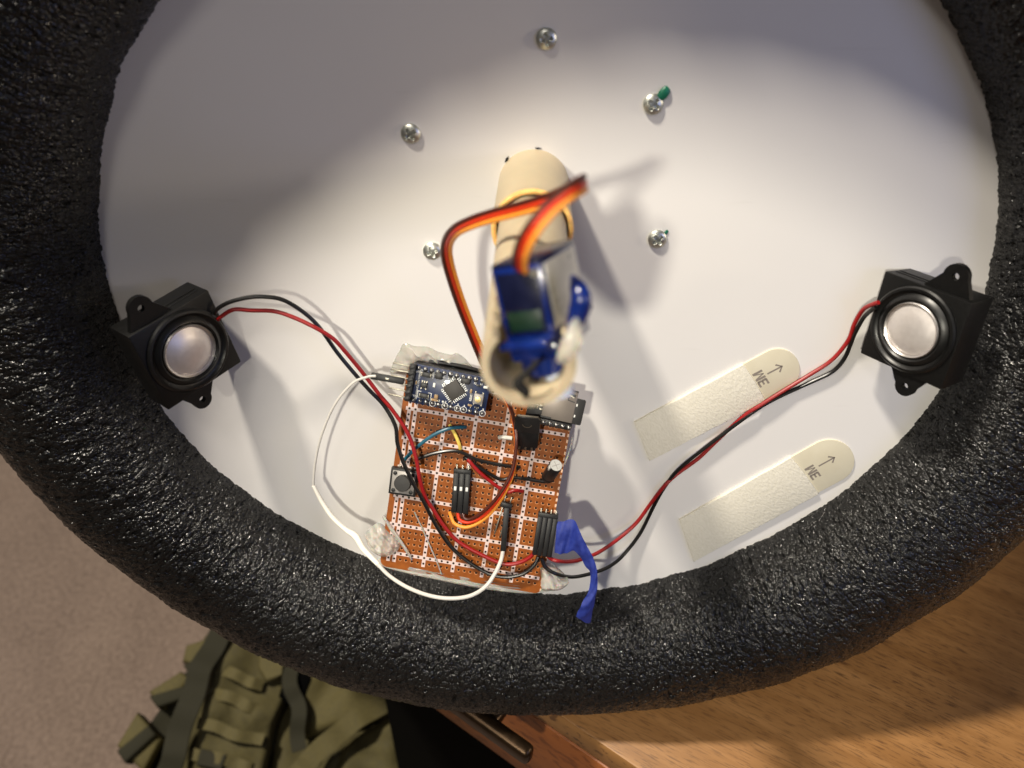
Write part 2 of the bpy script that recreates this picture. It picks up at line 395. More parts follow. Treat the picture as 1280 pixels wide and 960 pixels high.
def thing(name, label, cat, t=(0, 0, 0), R=None, group=None, data=None, world=False):
    """top-level thing in the panel's frame (or the room's): an Empty, or a single mesh"""
    o = bpy.data.objects.new(name, data); C0.objects.link(o)
    if data is None: o.empty_display_size = .005
    o.matrix_world = m4(R, t) if world else WM @ m4(R, t)
    return tag(o, label, cat, group)
def part(name, g, mat, parent, t=(0, 0, 0), R=None, smooth=35, data=None):
    me = data if data is not None else mesh(g, name, mat, smooth)
    o = bpy.data.objects.new(name, me); C0.objects.link(o); o.parent = parent; o.matrix_local = m4(R, t); return o
def single(name, label, cat, g, mat, t=(0, 0, 0), R=None, group=None, smooth=35, world=False):
    """one-mesh thing; g holds absolute frame coordinates, origin moved to t"""
    if R is None: g.v = [tuple(np.array(p)-np.array(t)) for p in g.v]
    return thing(name, label, cat, t, R, group, mesh(g, name, mat, smooth), world)
def text_geo(txt, size, at0, ang=0., z=0., bold=0.):
    cu = bpy.data.curves.new('txt', 'FONT'); cu.body = txt; cu.size = size; cu.align_x = 'CENTER'; cu.align_y = 'CENTER'; cu.offset = bold; cu.resolution_u = 3
    o = bpy.data.objects.new('txt', cu); C0.objects.link(o)
    me = bpy.data.meshes.new_from_object(o.evaluated_get(bpy.context.evaluated_depsgraph_get()))
    c, s = math.cos(ang), math.sin(ang)
    vs = [(at0[0]+v.co.x*c-v.co.y*s, at0[1]+v.co.x*s+v.co.y*c, z) for v in me.vertices]; fs = [tuple(p.vertices) for p in me.polygons]
    bpy.data.objects.remove(o); bpy.data.curves.remove(cu); bpy.data.meshes.remove(me); return vs, fs

# ================================================================== SETTING: floor, table
def world_ray(u, v): return w(CAM), R3 @ ray(u, v)
def on_z(u, v, z):
    o, d = world_ray(u, v); return o + d*((z-o[2])/d[2])
g = G(); n = 24
g.grid([[(-9000+18000*i/n, -9000+18000*j/n, 0) for i in range(n+1)] for j in range(n+1)])
fl = single('floor', 'beige pile carpet floor far below the table edge', None, g, 'carpet', world=True); fl['kind'] = 'structure'

A = on_z(698, 893, TABLE_Z)*1000; B = on_z(796, 960, TABLE_Z)*1000
ex = (B-A); ex[2] = 0; ex /= np.linalg.norm(ex); ez = np.array([0, 0, 1.]); ey = np.cross(ez, ex)    # ey points into the table
TR = np.stack([ex, ey, ez], 1)
tab = thing('table', 'honey brown wooden table with drawer, under the right of the foam ring', 'table', A, TR, world=True)
g = G().box((150, 350, -11), (1300, 700, 22), 1.2)
part('tabletop', g, 'wood', tab)
def on_front(u, v, out=0.):                              # table frame point on the plane 'out' mm before the front
    o, d = world_ray(u, v); o = TR.T @ (o*1000-A); d = TR.T @ d
    return o + d*((-out-o[1])/d[1])
drop = on_front(592, 920, 0)[2]
g = G().box((150, 9.2, (drop-22.5)/2), (1298, 20, -(drop+22.5)), 1.5)
df = part('drawer_front', g, 'wood_front', tab)
he = on_front(664, 946, 26); h0 = on_front(560, 884, 26)
g = G().box(((he[0]-220)/2+he[0]/2, -26, he[2]), (220, 8, 13), 3., seg=3)
hd = part('drawer_handle', g, 'bronze', tab)
for sx in (he[0]-26, he[0]-196):
    part('handle_post', G().lathe([(4.2, 0), (4.2, 25)], 16, rx(math.pi/2), (sx, -.8, he[2])), 'bronze', hd)
cl = on_front(486, 905, -30)
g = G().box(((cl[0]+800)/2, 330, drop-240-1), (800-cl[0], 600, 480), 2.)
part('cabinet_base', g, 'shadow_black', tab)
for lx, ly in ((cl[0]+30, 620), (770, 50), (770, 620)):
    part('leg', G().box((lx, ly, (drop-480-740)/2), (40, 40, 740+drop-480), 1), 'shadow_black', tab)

# ================================================================== PANEL AND FOAM RING
g = G(); NPH = 180; vs = [(0, 0, 0), (0, 0, -3)]
for z in (0, -3):
    for k in range(NPH):
        a = 2*math.pi*k/NPH; vs.append(((RA-8)*math.cos(a), (RB-8)*math.sin(a), z))
fs = []
for k in range(NPH):
    k2 = (k+1) % NPH
    fs += [(0, 2+k, 2+k2), (1, 2+NPH+k2, 2+NPH+k), (2+k, 2+NPH+k, 2+NPH+k2, 2+k2)]
g.add(vs, fs)
single('panel', 'oval white plastic panel with screws and parts fixed to it, edged by the foam ring', 'panel', g, 'panel')

def foam_ring():
    nu, nv = 2300, 290
    ph = np.linspace(0, 2*np.pi, nu, endpoint=False); th = np.linspace(0, 2*np.pi, nv, endpoint=False)
    P = np.stack([RA*np.cos(ph), RB*np.sin(ph), 0*ph], -1)
    N = np.stack([np.cos(ph)/RA, np.sin(ph)/RB, 0*ph], -1); N /= np.linalg.norm(N, axis=1)[:, None]
    # lumps: sums of waves plus value noise
    U, V = np.meshgrid(ph, th, indexing='ij')
    d = np.zeros_like(U)
    for k, (lo, hi, am) in enumerate(((2, 7, .7), (10, 40, .28), (60, 160, .12))):
        for j in range(9):
            a = int(rng.integers(lo, hi)); b = int(rng.integers(0, 2+k*5)); d += am*.42*np.cos(a*U + b*V*(1 if rng.random() < .5 else -1) + rng.uniform(0, 6.28))
    def field(su, sv):
        c = rng.standard_normal((nu, nv))
        for ax, s_ in ((0, su), (1, sv)):
            k = np.exp(-np.arange(-7, 8)**2/(2*s_*s_)); k /= k.sum()
            c = sum(np.roll(c, i-7, ax)*k[i] for i in range(15))
        return c/c.std()
    f1 = field(1.2, 1.6)                                                  # bubble skins: rounded tops, sharp valleys
    d += .28*(1-np.abs(f1)) + .10*field(.8, .9)
    d -= 1.1*np.exp(-((U-5.32)/.0022)**2)                                  # butt joint of the tube ends
    for _ in range(26):                                                    # pressed dents and creases
        cu, cv, su, sv = rng.uniform(0, 6.28), rng.uniform(0, 3.1), rng.uniform(.008, .03), rng.uniform(.08, .3)
        d -= rng.uniform(.3, .9)*np.exp(-((U-cu-(V-cv)*rng.uniform(-.06, .06))/su)**2-((V-cv)/sv)**2)
    r = RT + d
    pos = P[:, None] + r[..., None]*(np.cos(V)[..., None]*N[:, None] + np.sin(V)[..., None]*np.array([0, 0, 1.]))
    me = bpy.data.meshes.new('foam_ring'); me.vertices.add(nu*nv); me.vertices.foreach_set('co', (pos*.001).ravel())
    i, j = np.meshgrid(np.arange(nu), np.arange(nv), indexing='ij'); i2 = (i+1) % nu; j2 = (j+1) % nv
    q = np.stack([i*nv+j, i2*nv+j, i2*nv+j2, i*nv+j2], -1).reshape(-1, 4)
    me.loops.add(q.size); me.loops.foreach_set('vertex_index', q.ravel().astype(np.int32))
    me.polygons.add(len(q)); me.polygons.foreach_set('loop_start', np.arange(0, q.size, 4, dtype=np.int32))
    me.update(calc_edges=True)
    uv = me.uv_layers.new(name='UVMap')
    iu = np.stack([i, i+1, i+1, i], -1).reshape(-1).astype(float)*(1244/nu); jv = np.stack([j, j, j+1, j+1], -1).reshape(-1).astype(float)*(216/nv)
    uv.data.foreach_set('uv', np.stack([iu, jv], -1).ravel())
    me.materials.append(M['foam']); me.shade_smooth(); me.validate()
    return me
thing('foam_ring', 'thick black bubbly foam tube ring around the edge of the white panel', 'foam ring', data=foam_ring())

# ================================================================== SCREWS
def screw_mesh():
    n, rings = 64, 20; vs = []; fs = []; Rr = 3.6
    for i in range(rings+1):
        q = i/rings; rr = Rr*q
        for k in range(n):
            a = 2*math.pi*k/n; x, y = rr*math.cos(a), rr*math.sin(a)
            z = .25 + 1.6*math.sqrt(max(0, 1-(q*.97)**2))**1.15
            ax, ay = abs(x), abs(y); mn, mxx = min(ax, ay), max(ax, ay)
            arm = max(0, min(1, (.62-mn)/.22))*max(0, min(1, (2.25-mxx)/.5)); core = max(0, min(1, (1.15-math.hypot(x, y))/.4))
            z -= 1.5*max(arm, core)
            vs.append((x, y, z))
    for k in range(n): a = 2*math.pi*k/n; vs.append((Rr*math.cos(a), Rr*math.sin(a), -.3))
    for i in range(rings+1):
        for k in range(n): k2 = (k+1) % n; fs.append((i*n+k, i*n+k2, (i+1)*n+k2, (i+1)*n+k))
    return mesh(G().add(vs, fs), 'screw_head', 'steel', 50)
sm = screw_mesh()
shank = mesh(G().lathe([(1.7, 0), (1.7, -9), (.4, -14)], 14), 'shank', 'steel')
for (u, v, rot, lab, tx, ty) in ((683, 49, 12, 'cross head screw at the top, alone in the dark shadow', 0, .02),
                        (513, 168, 35, 'cross head screw at the upper left on the shadow edge', .05, -.06),
                        (540, 315, 20, 'cross head screw left of the pipe beside the orange servo cable bend', .02, .03),
                        (817, 131, 55, 'cross head screw with a large green plug tip poking out', -.05, .08),
                        (822, 300, 40, 'cross head screw right of the servo with a tiny green tip', .04, .04)):
    p = at(u, v, 1.2); p[2] = 0
    s = thing('screw', lab, 'screw', p, rx(tx) @ ry(ty) @ rz(math.radians(rot)), 'pan head screws in the panel')
    part('screw_head', None, None, s, data=sm); part('shank', None, None, s, data=shank)
for (u, v, L, r, lab) in ((830, 117, 2.3, 1.75, 'larger green plastic plug tip beside the upper right screw'), (832.5, 291.5, 1.1, .7, 'tiny green plastic plug tip beside the lower right screw')):
    p = at(u, v, .8); p[2] = 0
    vs = []; n = 9
    g = G(); dirv = np.array([.62, .78, 0]); sd = np.array([.78, -.62, 0])
    prof = [(-L, r*.8), (-L*.3, r), (L*.35, r*1.0), (L*.8, r*.85), (L*1.02, r*.45)]
    for q, rr in prof:
        for k in range(n):
            a = math.pi*2*k/n; j = 1+rng.uniform(-.12, .12)
            vs.append(p + dirv*(q+rng.uniform(-.2, .2)*r*.5) + sd*rr*j*math.cos(a) + np.array([0, 0, .35*rr+.4*rr*math.sin(a)]))
    fs = [(i*n+k, i*n+(k+1) % n, (i+1)*n+(k+1) % n, (i+1)*n+k) for i in range(len(prof)-1) for k in range(n)] + [tuple(range(n)), tuple((len(prof)-1)*n+k for k in range(n))]
    g.add(vs, fs); single('wall_plug', lab, 'wall plug', g, 'green_plug', p, group='green plug tips')

# ================================================================== PIPE
PB = at(667, 231, 0)
pipe = thing('pipe', 'ivory plastic pipe standing out of the panel centre inside a wider sleeve', 'pipe', PB)
hs, he_ = 50, 141
part('sleeve', G().lathe([(12.9, 0), (12.9, hs), (11.4, hs), (11.4, 0)], 64, close=False), 'pvc', pipe)
# cut end of the sleeve, rough; its warm lit look is painted into the colour
vs = []; n = 72
for rr, zz in ((12.95, hs-.4), (12.95, hs+.35), (12.2, hs+.75), (11.4, hs+.4)):
    for k in range(n): a = 2*math.pi*k/n; j = rng.uniform(-.12, .12); vs.append(((rr+j*.5)*math.cos(a), (rr+j*.5)*math.sin(a), zz+j))
fs = [(i*n+k, i*n+(k+1) % n, (i+1)*n+(k+1) % n, (i+1)*n+k) for i in range(3) for k in range(n)]
part('sleeve_rim', G().add(vs, fs), 'pvc_rim_lit', pipe)
# tube with a rough notch cut in its upper side, where the servo sits
NA, NZ = 96, 72; vs = []; fs = []; keep = set()
for ri in (10.65, 8.75):
    for i in range(NZ+1):
        for k in range(NA):
            a = 2*math.pi*k/NA; vs.append((ri*math.cos(a), ri*math.sin(a), 2+(he_-2)*i/NZ))
for i in range(NZ):
    for k in range(NA):
        dg = 360*(k+.5)/NA; zz = 2+(he_-2)*(i+.5)/NZ
        if not (32+4*math.sin(zz) < dg < 142+3*math.sin(zz*.8) and zz > 104+2.5*math.sin(dg*.2)): keep.add((i, k))
O_ = (NZ+1)*NA
for i, k in keep:
    k2 = (k+1) % NA; a_, b_, c_, d_ = i*NA+k, i*NA+k2, (i+1)*NA+k2, (i+1)*NA+k
    fs += [(a_, b_, c_, d_), (O_+d_, O_+c_, O_+b_, O_+a_)]
    if (i+1, k) not in keep: fs.append((d_, c_, O_+c_, O_+d_))
    if (i-1, k) not in keep: fs.append((b_, a_, O_+a_, O_+b_))
    if (i, (k+1) % NA) not in keep: fs.append((c_, b_, O_+b_, O_+c_))
    if (i, (k-1) % NA) not in keep: fs.append((a_, d_, O_+d_, O_+a_))
part('tube', G().add(vs, fs), 'pvc', pipe)
for (u, v, a, L, wd) in ((637.5, 203, 50, 2.6, .55), (672, 191.5, -8, 2.6, .3), (706, 228, -62, 2.2, .25)):
    p = at(u, v, .3)-PB; p = p/np.linalg.norm(p[:2])*13.4; p = p if v > 210 else np.array([p[0], p[1], .25]); c, s = math.cos(math.radians(a)), math.sin(math.radians(a))
    g = G().prism([(-L/2, 0), (-L*.1, -wd), (L/2, wd*.6), (L*.05, wd)], 0, .3, 0, rz(math.radians(a)), (p[0], p[1], .1 if v < 210 else 0))
    if v < 210: part('gap', g, 'dark_gap', pipe)

# ================================================================== SERVO
EX, EY, EV = CR[:, 0], CR[:, 1], CR[:, 2]
sd_ = .21*EX - .93*EY - .28*EV; sd_ /= np.linalg.norm(sd_)            # towards the output shaft
wd_ = .87*EX + .1*EY + .46*EV; wd_ -= sd_*(wd_ @ sd_); wd_ /= np.linalg.norm(wd_)
fd_ = np.cross(sd_, wd_); fd_ = fd_ if fd_ @ EV > 0 else -fd_
corner = CAM + ray(674, 328)/np.linalg.norm(ray(674, 328))*184
SR = np.stack([wd_, -sd_, fd_], 1)                                     # local x width, y up (away from shaft), z narrow face
if np.linalg.det(SR) < 0: SR[:, 0] *= -1
SO = corner + SR @ np.array([-6.1 if (SR[:, 0] @ wd_) > 0 else 6.1, 0, 0])
sx_ = 1 if (SR[:, 0] @ wd_) > 0 else -1
servo = thing('servo', 'small clear blue servo motor glued on the end of the ivory pipe', 'servo', SO, SR)
part('housing', G().box((0, -8.2, -11.3), (12.2, 16.4, 22.6), .7), 'servo_blue', servo)
part('circuit_strip', G().box((0, -12.6, .12), (8.2, 4.6, .5), .1), 'pcb_green', servo)
part('housing_window', G().box((0, -8.6, .02), (9.9, 14.2, .3), .1), 'navy', servo)
part('bottom_cover', G().box((0, .15, -11.3), (12.0, 1.2, 22.4), .5), 'navy', servo)
part('mount_ear', G().box((0, -17.2, -11.3), (11.8, 1.8, 32.0), .5), 'servo_blue', servo)
part('gearbox', G().box((0, -20.2, -11.3), (12.0, 4.4, 22.4), .9), 'servo_blue', servo)
yR = rx(math.pi/2)
part('gear_dome', G().lathe([(6.0, 0), (6.0, 3.6), (5.3, 4.3)], 32, yR, (0, -22.3, -6.2)), 'servo_blue', servo)
part('output_gear', G().lathe([(2.4, 0), (2.4, 4), (3.6, 4), (3.6, 6.5)], 20, yR, (sx_*2.5, -25.5, -4)), 'white_gear', servo)
part('sticker', G().box((sx_*6.15, -8.0, -11.5), (.25, 14.6, 19), .08), 'sticker', servo)
part('screw_post', G().lathe([(.9, 0), (.9, .8)], 12, None, (sx_*4.6, -2.0, .1)), 'pin', servo)
# blue tongue at the right of the pipe, glued
def px_d(u, v, d): r = ray(u, v); return CAM + r/np.linalg.norm(r)*d
SI = SR.T
def sl(p): return SI @ (np.asarray(p)-SO)
part('glue_lump', G().tube([sl(px_d(*p)) for p in ((716, 346, 187), (722, 358, 185), (726, 372, 184), (724, 388, 185), (718, 404, 186), (712, 416, 187))], [.7, 1.9, 2.4, 2.5, 2.0, 1.0], 14, 6), 'servo_blue', servo, smooth=80)
part('clear_glue', G().tube([sl(px_d(*p)) for p in ((700, 452, 181), (708, 440, 180), (716, 424, 180), (720, 400, 184))], [1.0, 2.0, 2.2, 1.0], 14, 6), 'glue', servo, smooth=80)
part('horn_arm', G().tube([sl(px_d(*p)) for p in ((672, 452, 184), (662, 462, 184), (652, 472, 185), (648, 480, 186), (656, 489, 187), (659, 494, 188))], [.6, .6, .8, 1.25, 1.2, .7], 12, 5), 'dark_gap', servo, smooth=60)
def cable(pts, offs):                                                   # pts: (u, v, dist or ('p',h), across px angle)
    return pts
main = [(657, 347, 190), (651, 336, 186), (651, 318, 180), (662, 293, 176), (684, 264, 175), (707, 244, 178), (724, 233, 183), (731, 229, 190),
        (727, 231, 198), (708, 241, 204), (684, 251, 211), (650, 261, 221), (615, 270, 232), (588, 279, 242), (570, 288, 252), (561, 299, 262),
        (558, 312, 271), (560, 328, 278), (567, 353, 288), (577, 382, 299), (588, 410, 308), (599, 437, 316), (612, 466, 323), (626, 489, 325), (637, 508, 323)]
ctr = [px_d(*m_) for m_ in main]
tail = [(642, 525, 9), (645, 550, 9), (642, 580, 9), (632, 606, 8), (615, 630, 7), (596, 645, 5), (580, 650, 4), (574, 645, 3.5), (572, 640, 3)]
ctr += [onp(*t_) for t_ in tail]
ctr = np.array(ctr); N_ = len(ctr)
# ribbon width direction per control point, in image axes (degrees from image right), then squeezed as it twists
ang = [150, 150, 140, 128, 115, 110, 108, 100, 100, 105, 106, 106, 105, 112, 128, 150, 175, 190, 198, 200, 200, 200, 195, 190, 185, 180, 180, 185, 200, 215, 235, 240, 200, 180, 180]
ang = np.radians(np.array((ang + [180]*N_)[:N_], float))
sidev = np.cos(ang)[:, None]*EX + np.sin(ang)[:, None]*EY
sidev[6:8] += EV*.6
nt_ = len(tail)
for k_ in range(-nt_-2, 0): sidev[k_] = EV*.95 + EX*.12 + EY*.05
wid = np.full(N_, 1.28)
wid[-9:] = 1.05
for nm, k, mt in (('brown_lead', 1, 'brown_wire'), ('red_lead', 0, 'servo_red'), ('orange_lead', -1, 'orange_wire')):
    pts = ctr + sidev*wid[:, None]*k
    low = {1: [(642, 581, 9), (633, 604, 8.4), (617, 627, 7.2), (601, 642, 5.6), (588, 649, 4.4), (581, 648, 3.6), (579, 642, 3)],
           0: [(642.5, 582, 8), (634, 606, 7.4), (618.5, 630, 6.2), (602, 646, 4.8), (586, 653, 4), (575, 650, 3.4), (572, 641, 3)],
           -1: [(643, 583, 7), (635, 608, 6.4), (620.5, 633, 5.2), (603.5, 650, 4.2), (584, 659, 3.8), (569, 655, 3.4), (564, 646, 3), (562, 640, 3)]}[k]
    pts = np.vstack([pts[:-7], [onp(*p_) for p_ in low]])
    part(nm, G().tube([sl(p) for p in pts], .72, 9, 5), mt, servo)
# 3 pin plug of the servo cable on the circuit board
def plug(parent_name, label, quad, h, pins, parent=None, slot=True, cat='connector'):
    """dupont housing lying over the board: quad = photo pixels tl, tr, br, bl of its upper face at height h"""
    q = [lp(u, v, h) for u, v in quad]
    c = sum(q)/4; xx = (q[1]-q[0] + q[2]-q[3])/2; yy = (q[0]-q[3] + q[1]-q[2])/2
    Lx, Ly = np.linalg.norm(xx), np.linalg.norm(yy); xx = xx/Lx; yy = yy - xx*(yy @ xx); yy /= np.linalg.norm(yy)
    Rl = np.stack([xx, yy, np.cross(xx, yy)], 1)
    t = thing(parent_name, label, cat, PT + PR @ (c - np.array([0, 0, 1.3])), PR @ Rl) if parent is None else parent
    wdt = Lx/pins
    for k in range(pins):
        x = (k-(pins-1)/2)*wdt
        part('housing', G().box((x, 0, 0), (wdt-.12, Ly, 2.6), .25), 'black_plastic', t)
        if slot: part('contact', G().box((x, Ly*.12, 1.36), (1.0, 1.7, .25), .05), 'silk', t)
        part('pin', G().box((x, Ly/2+1.6, -.2), (.64, 3.6, .64), .1), 'pin', t)
    part('header_base', G().box((0, Ly/2+.6, -.3), (wdt*pins, 2.2, 2.6), .2), 'black_plastic', t)
    return t, Rl, c, Lx, Ly
plug('pin_connector', 'three pin black plug with silver slots at the end of the servo cable', [(569, 592), (590.5, 593), (583, 643), (561, 640)], 3.6, 3)
plug('pin_connector', 'four pin black plug with blue tape on its right side, holding the speaker wires', [(672, 645), (697, 650), (690, 697), (665, 694)], 4.6, 4, slot=False)

# ================================================================== SPEAKERS
def speaker(label, t, R, outer):
    """34 mm face in local xy; outer = side of the box that faces the ring (+1 local x, -1)"""
    t = np.array(t); R = np.array(R); q_, r2 = np.linalg.qr(R); R = q_*np.sign(np.diag(r2))
    s = thing('speaker', label, 'speaker', t, R, 'small boxed loudspeakers')
    H = 17.0; D = 15.0
    b = bmesh.new(); bmesh.ops.create_cube(b, size=1)
    for v in b.verts: v.co = Vector((v.co.x*34, v.co.y*34, (v.co.z-.5)*D))
    bmesh.ops.bevel(b, geom=list(b.edges), offset=.7, segments=2, profile=.6, affect='EDGES')
    for v in b.verts:                                   # flat underside where it sits on the panel
        p = t + R @ np.array(v.co)
        if p[2] < .4: p[2] = .4; v.co = Vector((R.T @ (p-t)).tolist())
    part('housing', G().bm(b), 'speaker_plastic', s)
    part('surround', G().lathe([(16.3, 0), (16.3, .9), (15.7, 1.5), (14.9, 1.6), (14.3, .9), (13.6, .6), (12.6, 1.5), (11.6, 1.9), (10.8, 1.3), (10.3, .5), (10.3, -.2)], 64, close=False), 'rubber', s)
    part('dome_ring', G().lathe([(10.5, .4), (10.5, 1.5), (10.1, 1.9), (9.5, 1.5), (9.3, .9)], 64, close=False), 'silver', s)
    part('dome', G().lathe([(9.4, .8), (8.8, 1.0), (7, 1.75), (5, 2.25), (3, 2.55), (1, 2.68), (.05, 2.7)], 64), 'dome', s)
    for zz in (-4.2, -6.6): part('ridge', G().box((-outer*8, 17.05, zz), (14, .4, .7), .15), 'speaker_plastic', s)
    for sy, x0, ww in ((1, outer*6.5, 17.5), (-1, outer*3.2, 15)):
        poly = []; hw = ww/2
        hgt = 10.8 if sy > 0 else 9.2
        poly.append((x0-hw, sy*(H-.2)))
        for k in range(13):
            a = math.pi*(1-k/12); poly.append((x0+outer*(1.2 if sy > 0 else 0)+hw*.52*math.cos(a), sy*(H+hgt-hw*.52+hw*.52*math.sin(a))))
        poly.append((x0+hw, sy*(H-.2)))
        if sy < 0: poly = poly[::-1]
        zc = -2.6
        hx, hy = x0+outer*(1.2 if sy > 0 else 0), sy*(H+hgt-hw*.52)
        ctr2 = np.array(poly).mean(0); st = max(range(len(poly)), key=lambda i_: sy*poly[i_][1])
        out = poly[st:]+poly[:st+1]; a0 = math.pi/2*sy
        ccw = sum(poly[i_][0]*poly[(i_+1) % len(poly)][1]-poly[(i_+1) % len(poly)][0]*poly[i_][1] for i_ in range(len(poly))) > 0
        hole = [(hx+1.3*math.cos(a0+(-1 if ccw else 1)*q_), hy+1.3*math.sin(a0+(-1 if ccw else 1)*q_)) for q_ in np.linspace(0, 2*math.pi, 21)]
        part('mounting_tab', G().prism(out+hole, zc-1.3, zc+1.1), 'speaker_plastic', s, smooth=30)
    return s
speaker('black boxed speaker with silver dome at the left, half against the foam ring', [-131.9, -16.8, 25.2], [[0.617, -0.179, 0.767], [0.23, 0.972, 0.042], [-0.753, 0.151, 0.641]], -1)
speaker('black boxed speaker with silver dome at the right, half against the foam ring', [137.4, -4.9, 20.5], [[0.598, 0.079, -0.798], [-0.023, 0.996, 0.082], [0.801, -0.031, 0.598]], 1)

# ================================================================== ADHESIVE STRIPS
def strip(label, c0, c1, tip, split):
    a, b, t = at(*c0, 1), at(*c1, 1), at(*tip, 1)
    o = (a+b)/2; o[2] = 0
    xx = t-(a+b)/2; L = np.linalg.norm(xx); xx /= L; yy = np.cross([0, 0, 1], xx); W2 = abs((a-b) @ yy)/2
    R = np.stack([xx, yy, [0, 0, 1.]], 1); sh = ((a-b) @ xx)/2/W2         # slight skew of the cut end
    s = thing('adhesive_strip', label, 'adhesive strip', o, R, 'white adhesive mounting strips')
    Lb = L*split; n = 22
    wob = lambda: rng.uniform(-.14, .14)
    poly = [(sh*-W2, -W2)] + [(Lb*k/n, -W2+wob()) for k in range(3, n)] + [(Lb, -W2), (Lb+.4, 0), (Lb, W2)] + [(Lb*k/n, W2+wob()) for k in range(n-1, 2, -1)] + [(sh*W2, W2)]
    part('foam_body', G().prism(poly, .05, 1.35, .3), 'crepe', s)
    W3 = W2*.97; arc = [(L-W3*.85+W3*.85*math.cos(q), W3*math.sin(q)) for q in np.linspace(-math.pi/2, math.pi/2, 25)]
    part('pull_tab', G().prism([(Lb-2, -W3)] + arc + [(Lb-2, W3)], .0, .65, .15), 'tab', s)
    # print: arrow and 3M, letters reading across the strip
    z = .67; g = G(); ax0, ax1, lw = Lb+.32*(L-Lb), Lb+.66*(L-Lb), .36; ay = W2*.06
    g.add([(ax0, ay-lw, z), (ax1, ay-lw, z), (ax1, ay+lw, z), (ax0, ay+lw, z)], [(0, 1, 2, 3)])
    for sg in (1, -1):
        g.add([(ax1+.4, ay, z), (ax1+.4-.3, ay-sg*.45, z), (ax1-2.2, ay+sg*1.75, z), (ax1-1.6, ay+sg*2.25, z)], [(0, 1, 2, 3)])
    part('printed_arrow', g, 'ink', s, smooth=0)
    g = G(); cx = Lb+.155*(L-Lb); hgt = 4.3; yb = -W2*.36                # reading direction +y, letter up = -x
    def poly2(pts): g.add([(cx-(py-.5)*hgt, yb+pxx*hgt, z) for pxx, py in pts], [tuple(range(len(pts)))])
    for seg in ([(0, 1), (.62, 1), (.72, .9), (.72, .8), (0, .8)], [(.0, 0), (.62, 0), (.72, .1), (.72, .2), (0, .2)], [(.12, .41), (.62, .41), (.66, .5), (.62, .59), (.12, .59)],
                [(.48, .1), (.72, .1), (.72, .44), (.62, .5), (.48, .5)], [(.48, .5), (.62, .5), (.72, .56), (.72, .9), (.48, .9)],
                [(.78, 0), (1.02, 0), (1.02, 1), (.78, 1)], [(1.5, 0), (1.74, 0), (1.74, 1), (1.5, 1)], [(1.02, 1), (1.02, .62), (1.2, .02), (1.32, .02), (1.2, .5)], [(1.5, 1), (1.33, .5), (1.2, .02), (1.32, .02), (1.5, .62)]):
        poly2(seg)
    part('printed_logo', g, 'ink', s, smooth=0)
strip('upper pale adhesive strip with printed arrow, wires crossing its corner', (793, 528), (812, 576), (997, 450), .735)
strip('lower pale adhesive strip with printed arrow, nearest the foam ring', (849, 650), (867, 702), (1064, 563), .735)

# ================================================================== CIRCUIT BOARD
pb = thing('circuit_board', 'orange brown perforated circuit board with soldered parts, tilted over the panel bottom', 'circuit board', PT, PR)
b = bmesh.new(); bmesh.ops.create_cube(b, size=1)
for v in b.verts: v.co = Vector((v.co.x*70, v.co.y*90, (v.co.z-.5)*1.5))
bmesh.ops.bevel(b, geom=[e for e in b.edges if abs(e.verts[0].co.z-e.verts[1].co.z) > 1], offset=3, segments=4, profile=.5, affect='EDGES')
part('base_board', G().bm(b), 'perf', pb, smooth=30)
def jumper(name, pts, r, mat): part(name, G().tube([lp(*p) for p in pts], r, 9, 6), mat, pb)
jumper('blue_jumper', [(503, 578, .2), (508, 572, 1.6), (520, 560, 3), (540, 545, 3.6), (560, 536, 3.4), (576, 534, 2), (582, 534, .2)], .75, 'blue_wire')
jumper('yellow_jumper', [(562, 531, .3), (565, 536, 1.2), (570, 545, 1.5), (574, 555, 1.2), (575.5, 562, .2)], .75, 'yellow_wire')
jumper('black_jumper', [(520, 575, .2), (524, 573, 1.2), (547, 566, 1.6), (572, 564, 1.8), (595, 574, 1.8), (615, 579, 1.5), (632, 582, 1.3), (650, 584, .4)], .75, 'black_wire')
jumper('black_jumper', [(580, 571, .2), (588, 577, 1.2), (600, 585, 1.4), (625, 599, 1.3), (640, 597, 1.2), (660, 599, 1.2), (682, 602, 1.2), (691, 596, .6)], .75, 'black_wire')
jumper('red_jumper', [(583, 573, .2), (588, 578, 1.7), (600, 591, 2.1), (620, 607, 1.9), (634, 615, 1.2), (643, 613, 1.2), (654, 614, .2)], .75, 'red_wire')
jumper('white_jumper', [(624, 547, .4), (628, 546.5, 1.2), (640, 548, 1.0)], .9, 'white_wire')
jumper('black_jumper', [(530, 452, 1), (545, 453, 1.5), (565, 456, 1.6), (585, 460, 1.5), (603, 465, 1.2)], 1.0, 'black_wire')
# push button
q = [lp(*p, 3.6) for p in ((490.6, 583), (523, 588), (517.5, 624), (483.5, 619))]; bc = sum(q)/4; bx = q[1]-q[0]; ba = math.atan2(bx[1], bx[0])
btn = part('push_button', G().box((0, 0, 1.5), (11.4, 11.4, 3.0), .3), 'black_plastic', pb, (bc[0], bc[1], 0), rz(ba))
part('button_plate', G().box((0, 0, 3.15), (9.6, 9.6, .3), .08), 'button_plate', btn)
part('button_cap', G().lathe([(3.5, 3.2), (3.5, 4.9), (3.2, 5.3), (.1, 5.4)], 40), 'button_cap', btn)
for sx in (-1, 1):
    for sy in (-1, 1): part('rivet', G().lathe([(.85, 3.2), (.85, 3.6), (.5, 3.7)], 16, None, (sx*3.7, sy*3.7, 0)), 'black_plastic', btn)
for sx in (-1, 1):
    for sy in (-1, 1): part('lead', G().box((sx*2.6, sy*6.1, .5), (.9, 1.2, .5), .1), 'pin', btn)
